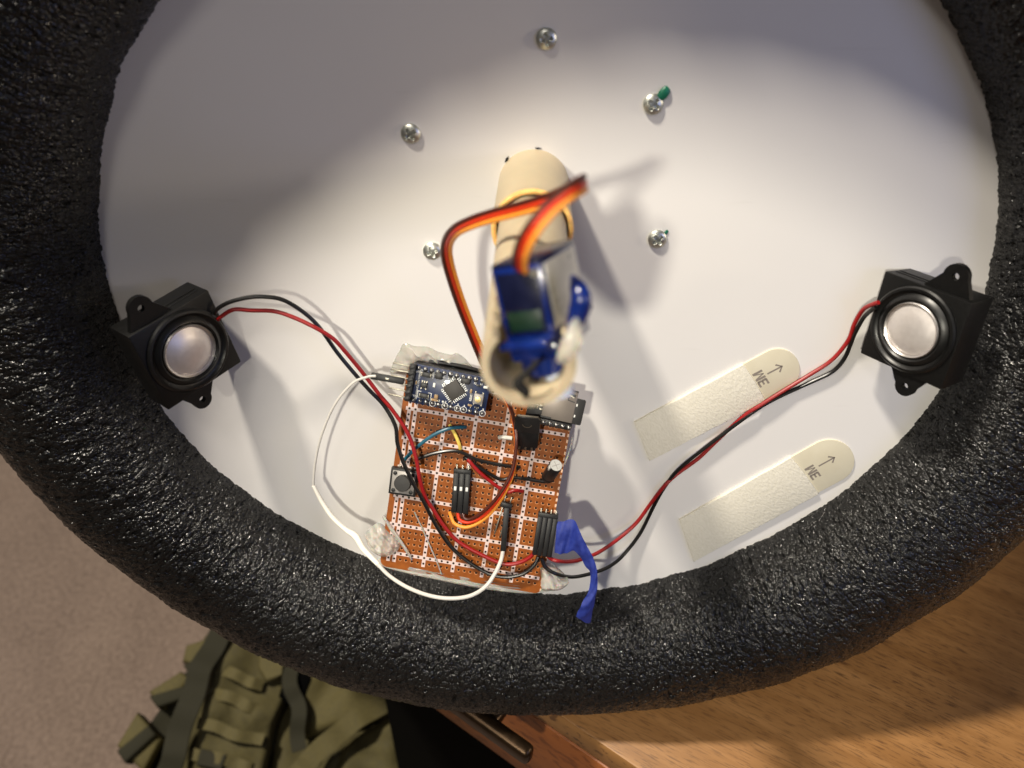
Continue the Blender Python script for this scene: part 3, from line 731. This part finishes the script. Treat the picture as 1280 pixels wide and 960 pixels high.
# capacitor
c0_ = lp(684.5, 597, .2); c1_ = lp(695, 581.5, 9.5); ax = c1_-c0_; L = np.linalg.norm(ax); ax /= L
e1 = np.cross(ax, [0, 1, 0]); e1 /= np.linalg.norm(e1); Rc = np.stack([e1, np.cross(ax, e1), ax], 1)
cap = part('capacitor', G().lathe([(2.6, 0), (2.75, .6), (2.75, 1.6), (2.55, 2.0), (2.75, 2.5), (2.75, L-.5), (2.5, L)], 32), 'black_plastic', pb, c0_, Rc)
part('capacitor_top', G().lathe([(2.5, L-.2), (2.5, L+.05)], 32), 'silver_foil', cap)
for a in (0, math.pi/2): part('vent_score', G().box((0, 0, L+.07), (3.6, .22, .06), 0, rz(a+.4)), 'button_plate', cap)
part('polarity_stripe', G().box((2.5, .9, L-1.2), (.6, 1.6, 2.2), .1), 'silver_foil', cap)
# voltage regulator leaning back over the board
r0 = lp(657, 557, 4.5); r1 = lp(660, 519, 12.0); ay_ = r1-r0; Lr = np.linalg.norm(ay_); ay_ /= Lr
xx_ = np.array([1, .06, 0]); xx_ = xx_ - ay_*(xx_ @ ay_); xx_ /= np.linalg.norm(xx_); Rr_ = np.stack([xx_, ay_, np.cross(xx_, ay_)], 1)
reg = part('voltage_regulator', G().box((0, Lr*.30, -.6), (10.0, Lr*.6, 3.4), .35), 'black_plastic', pb, r0, Rr_)
tabp = [(-5, Lr*.5), (5, Lr*.5), (5, Lr-1.4), (4, Lr-.2), (-4, Lr-.2), (-5, Lr-1.4)]
part('heat_tab', G().prism(tabp, .2, 1.35, .12), 'smd', reg)
part('tab_edge', G().prism([(-5.12, Lr*.3), (5.12, Lr*.3), (5.12, Lr-1.3), (4.05, Lr), (-4.05, Lr), (-5.12, Lr-1.3)], .1, .95, .0), 'pin', reg)
part('tab_hole', G().lathe([(1.75, 1.34), (1.75, 1.42)], 24, None, (0, Lr-3.3, 0)), 'dark_gap', reg)
part('hole_rim', G().add([( (1.75+q_)*math.cos(a), Lr-3.3+(1.75+q_)*math.sin(a), 1.44) for q_ in (0, .35) for a in np.linspace(math.pi*1.1, math.pi*1.9, 14)], [(i, i+1, 15+i, 14+i) for i in range(13)]), 'pin', reg)
for k in (-1, 0, 1): part('lead', G().box((k*2.54, -1.6, -1.2), (.8, 3.4, .5), .1), 'pin', reg)
part('lead_shroud', G().box((0, -2.3, -2.2), (8, 2.6, 2.2), .2), 'black_plastic', reg)
# two pin header that carries the white lead
hp = lp(633, 631, 2.5)
h2 = part('pin_header', G().box((0, 0, 0), (4.9, 2.4, 2.5), .25), 'black_plastic', pb, hp, rz(-.12))
for k in (-1, 1):
    part('pin', G().box((k*1.27, -7.2, .3), (.55, 13, .55), .1), 'pin', h2); part('pin', G().box((k*1.27, 2.3, -.6), (.55, 2.6, .55), .1), 'pin', h2)
# header sockets beneath the controller module
AH = 11.2
aq = [lp(*p, AH) for p in ((515, 454), (613.5, 474), (606, 521.5), (506.5, 501.5))]
ac = sum(aq)/4; axx = (aq[1]-aq[0]+aq[2]-aq[3])/2; AL = np.linalg.norm(axx); aa = math.atan2(axx[1], axx[0]); AW = np.linalg.norm((aq[0]-aq[3]+aq[1]-aq[2])/2)
AR = rz(aa)
for sy in (-1, 1):
    soc = part('header_socket', G().box((0, sy*(AW/2-1.35), 4.3), (31.2, 2.5, 8.4), .2), 'black_plastic', pb, (ac[0], ac[1], 0), AR)
    part('pin_strip', G().box((0, sy*(AW/2-1.35), 9.8), (30.6, 2.3, 2.4), .2), 'black_plastic', pb, (ac[0], ac[1], 0), AR)

# ================================================================== MICROCONTROLLER MODULE
mc = thing('microcontroller_module', 'small dark blue controller board with square chip plugged on the circuit board', 'circuit module', PT + PR @ np.array([ac[0], ac[1], AH]), PR @ AR)
part('module_board', G().box((0, 0, -.8), (AL, AW, 1.6), .15), 'pcb_blue', mc)
jm = mesh(G().lathe([(1.0, 0), (.95, .35), (.7, .8), (.35, 1.05), (.05, 1.1)], 16), 'solder_joint', 'solder')
for sy in (-1, 1):
    for k in range(12):
        s_ = .85+.3*rng.random()
        o = part('solder_joint', None, None, mc, ((k-5.5)*2.54+1.1, sy*(AW/2-1.3), .02), data=jm); o.scale = (s_, s_, s_*rng.uniform(.8, 1.2))
ch = part('chip', G().box((0, 0, .75), (6.6, 6.6, 1.1), .12), 'chip', mc, (3.2-AL*.025, .7, 0), rz(math.radians(45)))
g = G()
for a in range(4):
    R_ = rz(a*math.pi/2)
    for k in range(8):
        x = (k-3.5)*.8
        g.box(R_ @ np.array([x, 3.75, .38]), (.3, .8, .16) if a % 2 == 0 else (.8, .3, .16))
        g.box(R_ @ np.array([x, 4.25, .12]), (.3, .5, .16) if a % 2 == 0 else (.5, .3, .16))
part('chip_leads', g, 'solder', ch, smooth=0)
rb = part('reset_button', G().box((0, 0, .8), (4.0, 4.2, 1.5), .5), 'button_plate', mc, (AL/2-3.6, -.9, 0))
part('button_cap', G().lathe([(1.25, 1.5), (1.2, 2.1), (.1, 2.2)], 24), 'gold', rb)
for sx in (-1, 1):
    for sy in (-1, 1): part('lead', G().box((sx*1.5, sy*2.4, .25), (.55, .9, .2), .03), 'pin', rb)
for (x, y, dx, dy, dz, mt, nm) in ((-9.8, .2, 2.6, 2.0, 1.1, 'smd', 'regulator_chip'), (-9.5, 4.6, 3.4, 1.9, 1.4, 'smd', 'tantalum_capacitor'), (-9.0, -4.0, 3.4, 1.8, 1.4, 'smd', 'tantalum_capacitor'),
        (-4.6, 5.2, 3.0, 2.6, 1.6, 'smd', 'crystal'), (6.2, 5.2, 3.6, 2.2, 1.6, 'smd', 'crystal'), (-5.8, 1.0, .9, 1.7, .5, 'silk', 'power_light'), (-13.0, .6, .7, 1.3, .5, 'tan', 'chip_capacitor'),
        (-4.2, -3.4, 1.5, 1.5, .9, 'tan', 'chip_capacitor'), (-4.6, -4.9, 2.6, .9, .6, 'tan', 'chip_capacitor'), (9.0, 1.5, .8, 1.5, .5, 'tan', 'chip_capacitor'), (9.6, -4.2, 1.5, .8, .5, 'tan', 'chip_capacitor'), (12.4, -4.5, 1.5, .7, .5, 'smd', 'chip_resistor'),
        (11.6, 4.4, 1.5, .7, .5, 'smd', 'chip_resistor'), (14.4, 4.2, 1.6, .9, .6, 'silk', 'status_light'), (0, 5.4, 1.2, .7, .5, 'smd', 'chip_resistor'), (2.0, 5.5, 1.2, .7, .5, 'smd', 'chip_resistor'), (-1.2, -4.9, .7, .7, .5, 'silk', 'chip_resistor'), (1.6, -4.7, 1.2, .6, .5, 'smd', 'chip_resistor')):
    pp = part(nm, G().box((0, 0, dz/2), (dx, dy, dz), .12), mt, mc, (x, y, 0))
    if nm in ('chip_capacitor', 'chip_resistor', 'tantalum_capacitor'):
        lx = dx > dy
        for sg in (-1, 1): part('end_cap', G().box((sg*dx*.48 if lx else 0, 0 if lx else sg*dy*.48, dz*.45), (dx*.2 if lx else dx*.9, dy*.9 if lx else dy*.2, dz*.92), .03), 'pin', pp)
    if nm == 'regulator_chip':
        for k, sy in ((-1, 1), (0, 1), (1, 1), (-1, -1), (1, -1)): part('lead', G().box((k*.9, sy*1.35, .2), (.45, .8, .3)), 'pin', pp)
g = G()
for k, t_ in enumerate(('TXO', 'RXI', 'RST', 'GND', '2', '3', '4', '5', '6', '7', '8', '9')): g.add(*text_geo(t_, 1.15, ((k-5.5)*2.54+1.1, -AW/2+2.9), 0, .03, .02))
for k, t_ in enumerate(('RAW', 'GND', 'RST', 'VCC', 'A3', 'A2', 'A1', 'A0', '13', '12', '11', '10')): g.add(*text_geo(t_, 1.15, ((k-5.5)*2.54+1.1, AW/2-2.9), 0, .03, .02))
g.add(*text_geo('RESET', 1.25, (AL/2-6.6, -.9), math.pi/2, .03, .02))
for k, t_ in enumerate(('BLK', 'GND', 'VCC', 'RXI', 'TXO', 'GRN')): g.add(*text_geo(t_, 1.0, (-AL/2+3.9, (k-2.5)*2.1), math.pi/2, .03, .02))
for x, y in ((-9.5, 4.6), (-9.0, -4.0)):
    for sg in (-1, 1): g.add([(x+sg*2.6, y-1.3, .03), (x+sg*2.8, y-1.3, .03), (x+sg*2.8, y+1.3, .03), (x+sg*2.6, y+1.3, .03)], [(0, 1, 2, 3)]); g.add([(x+sg*1.4, y+1.3, .03), (x+sg*2.8, y+1.3, .03), (x+sg*2.8, y+1.5, .03), (x+sg*1.4, y+1.5, .03)], [(0, 1, 2, 3)])
part('printed_lettering', g, 'silk', mc, smooth=0)
ring = G()
for k in (3, 5, 7, 8, 11):
    cx_ = (k-5.5)*2.54+1.1
    ring.add([(cx_+rr*math.cos(a), -AW/2+1.3+rr*math.sin(a), .025) for rr in (1.12, 1.3) for a in np.linspace(0, 6.283, 25)], [(i, i+1, 26+i, 25+i) for i in range(24)])
part('printed_rings', ring, 'silk', mc, smooth=0)
# programming header, pins pointing left
ph_ = part('pin_header', G().box((0, 0, 1.2), (2.4, 15.2, 2.4), .3), 'black_plastic', mc, (-AL/2+1.0, .4, 0))
for k in range(6):
    y = (k-2.5)*2.54
    part('pin', G().box((-4.6, y, 1.4), (7.2, .6, .6), .1), 'pin', ph_); part('pin_block', G().box((-.2, y, 2.2), (2.6, 1.5, 1.5), .35, rz(.5)), 'black_plastic', ph_)

# ================================================================== CARD READER
KH = 8.5
k0, k1, k2_ = lp(676, 521, KH+1.6), lp(714.5, 529.5, KH+1.6), lp(720.5, 491, KH+1.6)
kx = k1-k0; kl = np.linalg.norm(kx); kx /= kl; ky = np.array([-kx[1], kx[0], 0]); kh = (k2_-k1) @ ky
kc = k0 + kx*kl/2 + ky*kh/2
KR = np.stack([kx, ky, [0, 0, 1.]], 1)
kr = thing('card_reader', 'memory card reader module with steel shell beside the pipe end', 'circuit module', PT + PR @ np.array([kc[0], kc[1], KH]), PR @ KR)
part('module_board', G().box((-3.0, -1.4, -.7), (kl+6.2, kh+3.4, 1.4), .1), 'pcb_black', kr)
part('card_shell', G().box((0, 0, .85), (kl, kh, 1.6), .25), 'shell', kr)
part('shell_slot', G().prism([(kl*.08, kh*.36), (kl*.42, kh*.30), (kl*.45, kh*.42), (kl*.30, kh*.44), (kl*.12, kh*.45)], 1.66, 1.70), 'smd', kr)
part('spring_arm', G().box((kl*.22, kh*.39, 1.72), (5, .5, .12), 0, rz(-.35)), 'pin', kr)
part('shell_slot', G().box((-kl*.34, -kh*.47, 1.66), (4.2, .7, .1)), 'smd', kr)
part('shell_groove', G().prism([(kl*.22, kh*.2), (kl*.45, kh*.17), (kl*.45, kh*.20), (kl*.25, kh*.23), (kl*.25, kh*.34), (kl*.22, kh*.34)], 1.66, 1.70), 'smd', kr)
part('pin_strip', G().box((.2, -kh/2-1.7, 1.0), (kl, 2.5, 2.2), .2), 'black_plastic', kr)
for k in range(5): part('solder_joint', None, None, kr, ((k-2)*2.54+.4, -kh/2-1.7, 2.1), data=jm)
part('header_socket', G().box((.2, -kh/2-1.7, -5), (kl+.6, 2.6, 8.2), .2), 'black_plastic', kr)
for k in range(5): part('contact', G().box((-kl/2-.6, (k-2)*1.5-.5, .35), (1.3, .75, .3), .05), 'pin', kr)
for x, y, dx, dy, mt in ((-kl/2-2.6, 1.4, .8, 1.6, 'tan'), (-kl/2-4.0, 1.4, .8, 1.6, 'smd'), (-kl/2-3.2, -1.2, 2, 1, 'smd'), (-kl/2-3.2, -3.2, 2, 1, 'smd'), (-kl/2-3.4, 3.6, 1.6, .8, 'tan')):
    e_ = part('chip_resistor', G().box((x, y, .3), (dx, dy, .6), .08), mt, kr)
    for sg in (-1, 1): part('end_cap', G().box((x+(sg*dx*.5 if dx > dy else 0), y+(0 if dx > dy else sg*dy*.5), .3), (.35 if dx > dy else dx*.9, dy*.9 if dx > dy else .35, .55), .03), 'pin', e_)
g = G()
for y in (-2.2, .2, 2.6): g.box((-kl/2-3.3, y, .03), (3.6, .2, .04))
part('printed_lines', g, 'silk', kr, smooth=0)
cd = lp(722.5, 515, KH+1.2); ccl = KR.T @ (cd-kc)
mcard = thing('memory_card', 'tiny black memory card sticking out of the steel card reader', 'memory card', PT + PR @ np.array([cd[0], cd[1], KH+.9]), PR @ KR)
part('card_body', G().prism([(-5, -5.2), (1.7, -5.2), (2.2, -4.7), (2.2, 4.7), (1.7, 5.2), (-5, 5.2)], -.45, .45, .15), 'smd', mcard)
for y in (-1.9, 2.6): part('contact_mark', G().box((-1.0, y, .5), (.5, 1.0, .08)), 'silk', mcard)

# ================================================================== HOT GLUE
def blob(label, outline, z0, hgt, seed, onboard=None):
    rg = np.random.default_rng(seed)
    P = np.array([at(u, v, z0) if onboard is None else onp(u, v, onboard) for u, v in outline]); P = spline(np.vstack([P, P[:1]]), 5)[:-1]
    c = P.mean(0); n = len(P); vs = []; fs = []; rings = 9
    up = np.array([0, 0, 1.]) if onboard is None else PR[:, 2]
    ph = rg.uniform(0, 6.28, 6)
    for i in range(rings):
        q = i/(rings-1)                                    # 0 edge .. 1 centre
        for k in range(n):
            p = P[k]*(1-q*.97) + c*q*.97
            lump = 1 + .35*math.sin(p[0]*.55+ph[0]) * math.sin(p[1]*.6+ph[1]) + .2*math.sin(p[0]*1.3+p[1]*.9+ph[2])
            vs.append(p + up*(hgt*(1-(1-q)**2.6)*lump*(.75 if q > .5 else 1) if i else -.3))
    for i in range(rings-1):
        for k in range(n): fs.append((i*n+k, i*n+(k+1) % n, (i+1)*n+(k+1) % n, (i+1)*n+k))
    fs.append(tuple((rings-1)*n+k for k in range(n))); fs.append(tuple(range(n-1, -1, -1)))
    c0 = c.copy()
    single('hot_glue', label, 'glue blob', G().add(vs, fs), 'glue', c0, group='clear hot glue blobs', smooth=80)
blob('large clear glue blob behind the top edge of the blue controller board', [(485, 466), (492, 450), (499, 436), (505, 428), (517, 432), (534, 433), (550, 440), (565, 443), (571, 441), (580, 446), (590, 457), (600, 468), (560, 466), (520, 462)], 0, 4.5, 1)
blob('clear glue blob at the lower left corner of the circuit board', [(456, 668), (464, 659), (475, 654), (490, 667), (502, 677), (498, 690), (480, 697), (462, 687)], 0, 4, 2, onboard=-.6)
blob('clear glue blob at the lower right corner under the speaker wires', [(673, 706), (688, 704), (704, 716), (711, 727), (704, 736), (690, 739), (674, 735)], 0, 4, 3, onboard=-1.5)
blob('long clear glue bead along the bottom edge of the circuit board', [(468, 697), (480, 699), (520, 708), (570, 717), (620, 726), (672, 733), (690, 737), (680, 741), (650, 742), (600, 736), (550, 726), (500, 715), (474, 706)], 0, 1.6, 5, onboard=-1.2)
def strand(label, pts, r):
    P = [onp(*p) for p in pts]; single('glue_strand', label, 'glue strand', G().tube(P, r, 8, 6), 'glue', P[0], group='thin glue strands')
strand('thick clear glue strand slanting at the lower left of the circuit board', [(479, 645, .4), (489, 661, 1.6), (500, 676, 2.0), (508, 688, 1.8), (515, 700, .5)], [.5, .8, .7, .7, .35])
strand('thin clear glue thread running down the lower circuit board', [(518, 640, .3), (528, 661, .8), (536, 679, 1), (546, 702, .8), (552, 718, .3)], .3)
strand('short glue thread at the right edge of the circuit board below the card reader', [(716, 546, 1), (713, 560, 1.5), (709, 572, 1), (706, 580, .4)], .35)

# ================================================================== LOOSE WIRES
def wire(name, label, pts, r, mat, group=None):
    P = [at(p[0], p[1], p[2]) if len(p) == 3 else onp(p[0], p[1], p[2]) for p in pts]
    return single(name, label, 'wire', G().tube(P, r, 10, 6), mat, P[0], group=group)
B_ = 'b'
wire('speaker_wire', 'black wire from the left speaker over the push button to the four pin plug',
     [(268, 392, 16), (272, 386, 17), (286, 378, 17), (309, 372, 16), (331, 371, 15), (354, 375, 14), (379, 390, 13), (399, 409, 12), (421, 440, 11), (444, 468, 11), (462, 488, 12), (480, 507, 13), (494, 532, 9, B_), (497, 555, 9, B_), (505, 580, 9, B_), (517, 605, 8, B_), (528, 624, 6.5, B_), (546, 658, 4.5, B_), (567, 687, 3.5, B_), (599, 711, 3.5, B_), (626, 721, 4, B_), (652, 718, 4, B_), (667, 707, 4, B_), (673, 696, 3.6, B_)], .82, 'black_wire', 'speaker wires')
wire('speaker_wire', 'red wire from the left speaker across the circuit board to the four pin plug',
     [(272, 400, 15), (276, 396, 16), (292, 387, 16), (314, 388, 15), (342, 389, 13), (365, 396, 13), (393, 409, 14), (416, 423, 13), (432, 440, 12), (455, 468, 11), (474, 493, 12), (490, 512, 14), (510, 542, 7, B_), (520, 572, 7, B_), (525, 600, 6.5, B_), (532, 622, 5, B_), (541, 636, 4, B_), (554, 656, 3, B_), (573, 677, 2.2, B_), (605, 695, 2.2, B_), (631, 705, 2.4, B_), (650, 703, 2.8, B_), (663, 696, 3.4, B_), (668, 690, 3.6, B_)], .82, 'red_wire', 'speaker wires')
wire('speaker_wire', 'red wire from the right speaker running between the two adhesive strips',
     [(1098, 378, 12), (1092, 380, 10), (1079, 387, 5), (1068, 405, 3), (1060, 426, 2), (1040, 450, 1.4), (1013, 468, 1.4), (980, 488, 2.2), (953, 505, 2.6), (930, 520, 2.2), (897, 550, 1.2), (873, 573, 1.2), (847, 592, 1.2), (830, 608, 2.2), (813, 630, 1.4), (797, 652, 2), (780, 668, 4), (760, 683, 9), (743, 693, 16), (719, 701, 24), (700, 701.5, 2.4, B_), (690, 699, 3, B_), (684, 694, 3.6, B_)], .82, 'red_wire', 'speaker wires')
wire('speaker_wire', 'black wire from the right speaker running between the two adhesive strips',
     [(1095, 384, 11), (1089, 388, 9), (1079, 398, 5), (1068, 418, 3), (1063, 431, 2), (1055, 449, 1.4), (1040, 465, 1.2), (1013, 478, 1.2), (980, 493, 1.2), (957, 505, 1.4), (937, 518, 2.6), (910, 538, 2.4), (877, 563, 2.4), (847, 588, 2.2), (830, 610, 1.2), (817, 633, 1.2), (800, 667, 1.6), (780, 693, 4), (765, 706, 9), (748, 714, 15), (719, 721, 25), (697, 718, 3, B_), (682, 709, 3.4, B_), (677, 698, 3.6, B_)], .82, 'black_wire', 'speaker wires')
# white lead
wl = thing('jumper_lead', 'white wire looping left of the circuit board from the controller pins to a black plug', 'wire', at(392, 608, 12))
WO = at(392, 608, 12)
def wp(*p): return (at(*p) if len(p) == 3 else onp(p[0], p[1], p[2])) - WO
w1 = [wp(470, 470, 16), wp(460, 471, 16), wp(441, 479, 16), wp(419, 505, 15), wp(403, 541, 14), wp(395, 573, 13), wp(392, 600, 13), wp(393, 612, 13)]
part('wire', G().tube(w1, .52, 9, 7), 'white_wire', wl)
w2 = [wp(392, 607, 13), wp(403, 628, 14), wp(416, 647, 16), wp(432, 662, 18), wp(445, 671, 21), wp(455, 687, 25), wp(475, 708, 30)]
part('heat_shrink', G().tube(w2, [.85, 1.0, 1.1, 1.05, 1.5, 1.3, 1.0], 12, 7), 'shrink', wl)
w3 = [wp(472, 705, 30), wp(487, 720, 33), wp(509, 734, 38), wp(535, 744, 43), wp(561, 748, 45), wp(587, 745, 44), wp(606, 734, 41), wp(618, 718, 38), wp(626, 701, 4.2, B_), wp(629, 687, 3.6, B_)]
part('wire', G().tube(w3, .82, 10, 7), 'white_wire', wl)
d0, d1 = wp(629, 688, 3.4, B_), wp(633.5, 634, 3.4, B_)
dv = d1-d0; L = np.linalg.norm(dv); dv /= L; dn = PR[:, 2] - dv*(PR[:, 2] @ dv); dn /= np.linalg.norm(dn)
Rd = np.stack([np.cross(dv, dn), dv, dn], 1)
part('plug', G().box((0, L/2, 0), (2.3, L, 2.3), .25), 'black_plastic', wl, d0, Rd)
# plug over the fourth programming pin
e0, e1_ = wp(464, 469.5, 13.2, B_), wp(505, 476.5, 12.8, B_)
dv = e1_-e0; L = np.linalg.norm(dv); dv /= L; dn = PR[:, 2] - dv*(PR[:, 2] @ dv); dn /= np.linalg.norm(dn)
pg = part('plug', G().box((0, L/2, 0), (2.5, L, 2.5), .25), 'black_plastic', wl, e0, np.stack([np.cross(dv, dn), dv, dn], 1))
part('contact', G().box((0, L*.5, 1.2), (.9, 1.6, .25), .05), 'pin', pg)

# ================================================================== BLUE TAPE
rows = [((696, 654, 4.5, B_), (693, 690, 4.5, B_)), ((706, 652, 5, B_), (700, 692, 5, B_)), ((717, 650, 5, B_), (708, 691, 4, B_)), ((724, 664, 34), (717, 688, 34)), ((731, 678, 36), (724, 695, 35)),
        ((739, 693, 38), (731, 706, 36)), ((745, 708, 40), (737, 715, 38)), ((747, 722, 41), (738, 724, 40)), ((746, 738, 42), (736, 738, 42)), ((743, 754, 43), (729, 752, 44)), ((740, 768, 42), (724, 762, 45)), ((738, 780, 41), (720, 770, 45))]
ea = spline([at(*a) if len(a) == 3 else onp(*a[:3]) for a, _ in rows], 4); eb = spline([at(*b_) if len(b_) == 3 else onp(*b_[:3]) for _, b_ in rows], 4)
rws = [[a+(b_-a)*t + np.array([0, 0, .8*math.sin(t*math.pi)+.35*math.sin(t*9+a[1]*.7)+.25*math.sin(a[0]*1.7+t*5)]) for t in np.linspace(0, 1, 7)] for a, b_ in zip(ea, eb)]
g = G().grid(rws); m_ = len(g.v)
g.v += [tuple(np.array(p)+np.array([.05, .1, -.18])) for p in g.v]; g.f += [tuple(i+m_ for i in f[::-1]) for f in g.f]
single('masking_tape', 'strip of blue masking tape curling down from the four pin plug over the foam', 'tape', g, 'tape', ea[0], smooth=60)

# ================================================================== BACKPACK
BD = 980.
bo, bd = world_ray(346, 902); bd = bd/np.linalg.norm(bd); BP = bo*1000 + bd*BD
bz = -bd*.93 + np.array([0, 0, .25]); bz /= np.linalg.norm(bz)          # its front looks up, towards the viewer
bx_ = R3 @ CR[:, 0]; bx_ = bx_ - bz*(bx_ @ bz); bx_ /= np.linalg.norm(bx_); by_ = np.cross(bz, bx_)
BR = np.stack([bx_, by_, bz], 1)
bag = thing('backpack', 'olive green backpack with straps and loops lying on the carpet by the table', 'backpack', BP, BR, world=True)
SC = BD/FPX
def bp(u, v): return ((u-330)*SC, -(v-900)*SC)
def soft(name, quad, z0, z1, mat, bev=8, sub=1, parent=None, jit=3.):
    pts = [bp(*p) for p in quad]
    rg = np.random.default_rng(abs(hash(str(quad))) % 1000 if False else int(sum(a+b for a, b in quad)) % 1000)
    den = []
    for i in range(len(pts)):
        a, b = np.array(pts[i]), np.array(pts[(i+1) % len(pts)]); k = max(1, int(np.linalg.norm(b-a)/12))
        for t in range(k): den.append(tuple(a+(b-a)*t/k + rg.uniform(-jit, jit, 2)*.35))
    # cushion: rings from the outline inwards
    P = np.array(den); c = P.mean(0); n = len(P); vs = []; fs = []
    H_ = z1-z0
    prof = [(0, z0), (0, z0+H_*.5), (.03, z0+H_*.78), (.08, z1-H_*.1)] + [(q_, z1+H_*.07*math.sin(q_*1.5)) for q_ in np.linspace(.15, .97, 11)]
    wv = [(rg.uniform(.03, .16), rg.uniform(0, 6.28), rg.uniform(0, 6.28)) for _ in range(7)]
    for q_, z in prof:
        for k in range(n):
            p = P[k]*(1-q_)+c*q_
            fold = sum(math.sin(f_*(p[0]*math.cos(a_)+p[1]*math.sin(a_))+b_) for f_, a_, b_ in wv)/2.6
            fold = math.copysign(abs(fold)**.7, fold)*jit*1.5*min(1, q_*8)
            vs.append((p[0], p[1], z+fold))
    for i in range(len(prof)-1):
        for k in range(n): fs.append((i*n+k, i*n+(k+1) % n, (i+1)*n+(k+1) % n, (i+1)*n+k))
    fs.append(tuple((len(prof)-1)*n+k for k in range(n))); fs.append(tuple(range(n-1, -1, -1)))
    return part(name, G().add(vs, fs), mat, parent or bag, smooth=70)
soft('main_body', [(222, 800), (262, 760), (400, 770), (480, 860), (496, 1010), (470, 1100), (220, 1100), (196, 960)], -190, -20, 'olive', jit=5)
soft('side_panel', [(176, 905), (210, 840), (262, 800), (270, 1080), (200, 1080)], -150, -55, 'strap', jit=4)
soft('front_pocket', [(252, 800), (300, 770), (352, 830), (330, 900), (318, 1060), (240, 1060), (250, 880)], -30, 18, 'olive', jit=4)
soft('upper_pocket', [(352, 820), (420, 800), (470, 868), (420, 905), (362, 915), (350, 870)], -30, 12, 'olive_light', jit=4)
soft('lower_pocket', [(405, 925), (470, 880), (490, 960), (485, 1060), (410, 1060), (390, 980)], -25, 10, 'olive', jit=4)
def band(name, pts, wdt, z, mat, thick=4.):
    P = spline([(*bp(u, v), z+dz) for u, v, dz in pts], 9); kk = np.arange(len(P)); P = P + np.stack([1.6*np.sin(kk*.55+pts[0][0]), 1.2*np.sin(kk*.42+pts[0][1]), 2.2*np.sin(kk*.8+pts[0][0])], 1); T = np.gradient(P, axis=0); T /= np.linalg.norm(T, axis=1)[:, None]
    sd = np.cross(T, [0, 0, 1.]); sd /= np.linalg.norm(sd, axis=1)[:, None]
    prof = [(-wdt/2, 0), (-wdt/2, thick), (wdt/2, thick), (wdt/2, 0)]; vs = []; fs = []
    for p, s_ in zip(P, sd):
        for a, h in prof: vs.append(p + s_*a + np.array([0, 0, h]))
    for i in range(len(P)-1):
        for k in range(4): fs.append((i*4+k, i*4+(k+1) % 4, (i+1)*4+(k+1) % 4, (i+1)*4+k))
    fs += [(0, 1, 2, 3), tuple(len(vs)-4+k for k in (3, 2, 1, 0))]
    return part(name, G().add(vs, fs), mat, bag, smooth=40)
for q_ in ([(160, 925), (175, 890), (206, 918), (193, 952)], [(183, 868), (214, 845), (227, 853), (202, 886)], [(214, 834), (215, 816), (256, 800), (240, 842)], [(168, 958), (200, 952), (214, 992), (180, 1000)]):
    part('side_tab', G().prism([bp(*p_) for p_ in q_][::-1], -75, -28, 5), 'olive_light', bag)
    u0, v0 = q_[0]; u1, v1 = q_[1]
    part('side_tab_fold', G().prism([bp(*p_) for p_ in ((u0+3, v0+6), (u1+16, v1+14), (u1+26, v1+24), (u0+14, v0+18))][::-1], -60, -20, 3), 'strap', bag)
band('shoulder_strap', [(268, 780, 6), (252, 830, 16), (240, 880, 20), (232, 930, 16), (222, 975, 5)], 22, 14, 'strap', 6)
band('shoulder_strap', [(470, 868, 8), (430, 890, 18), (392, 920, 22), (360, 952, 20), (330, 990, 10)], 20, 14, 'olive_light', 6)
band('compression_strap', [(350, 810, 4), (340, 850, 10), (352, 890, 12), (358, 930, 6)], 15, 14, 'strap', 5)
for k, (u0, v0, u1, v1) in enumerate(((260, 848, 312, 866), (254, 872, 312, 890), (250, 905, 318, 922), (246, 934, 312, 948))):
    band('webbing_row', [(u0, v0, 2), ((u0+u1)/2, (v0+v1)/2, 7), (u1, v1, 2)], 11, 18, 'olive_light', 3)
soft('gap_shade', [(338, 838), (362, 826), (366, 858), (352, 890), (328, 876)], -20, 22, 'shadow_black', jit=2)  # black cushion added for the shade in the gap between pockets
soft('flap', [(304, 820), (334, 830), (332, 856), (314, 862), (303, 846)], 0, 30, 'olive_light', jit=2)
soft('buckle', [(256, 930), (286, 936), (282, 952), (254, 946)], 18, 30, 'strap', jit=1)
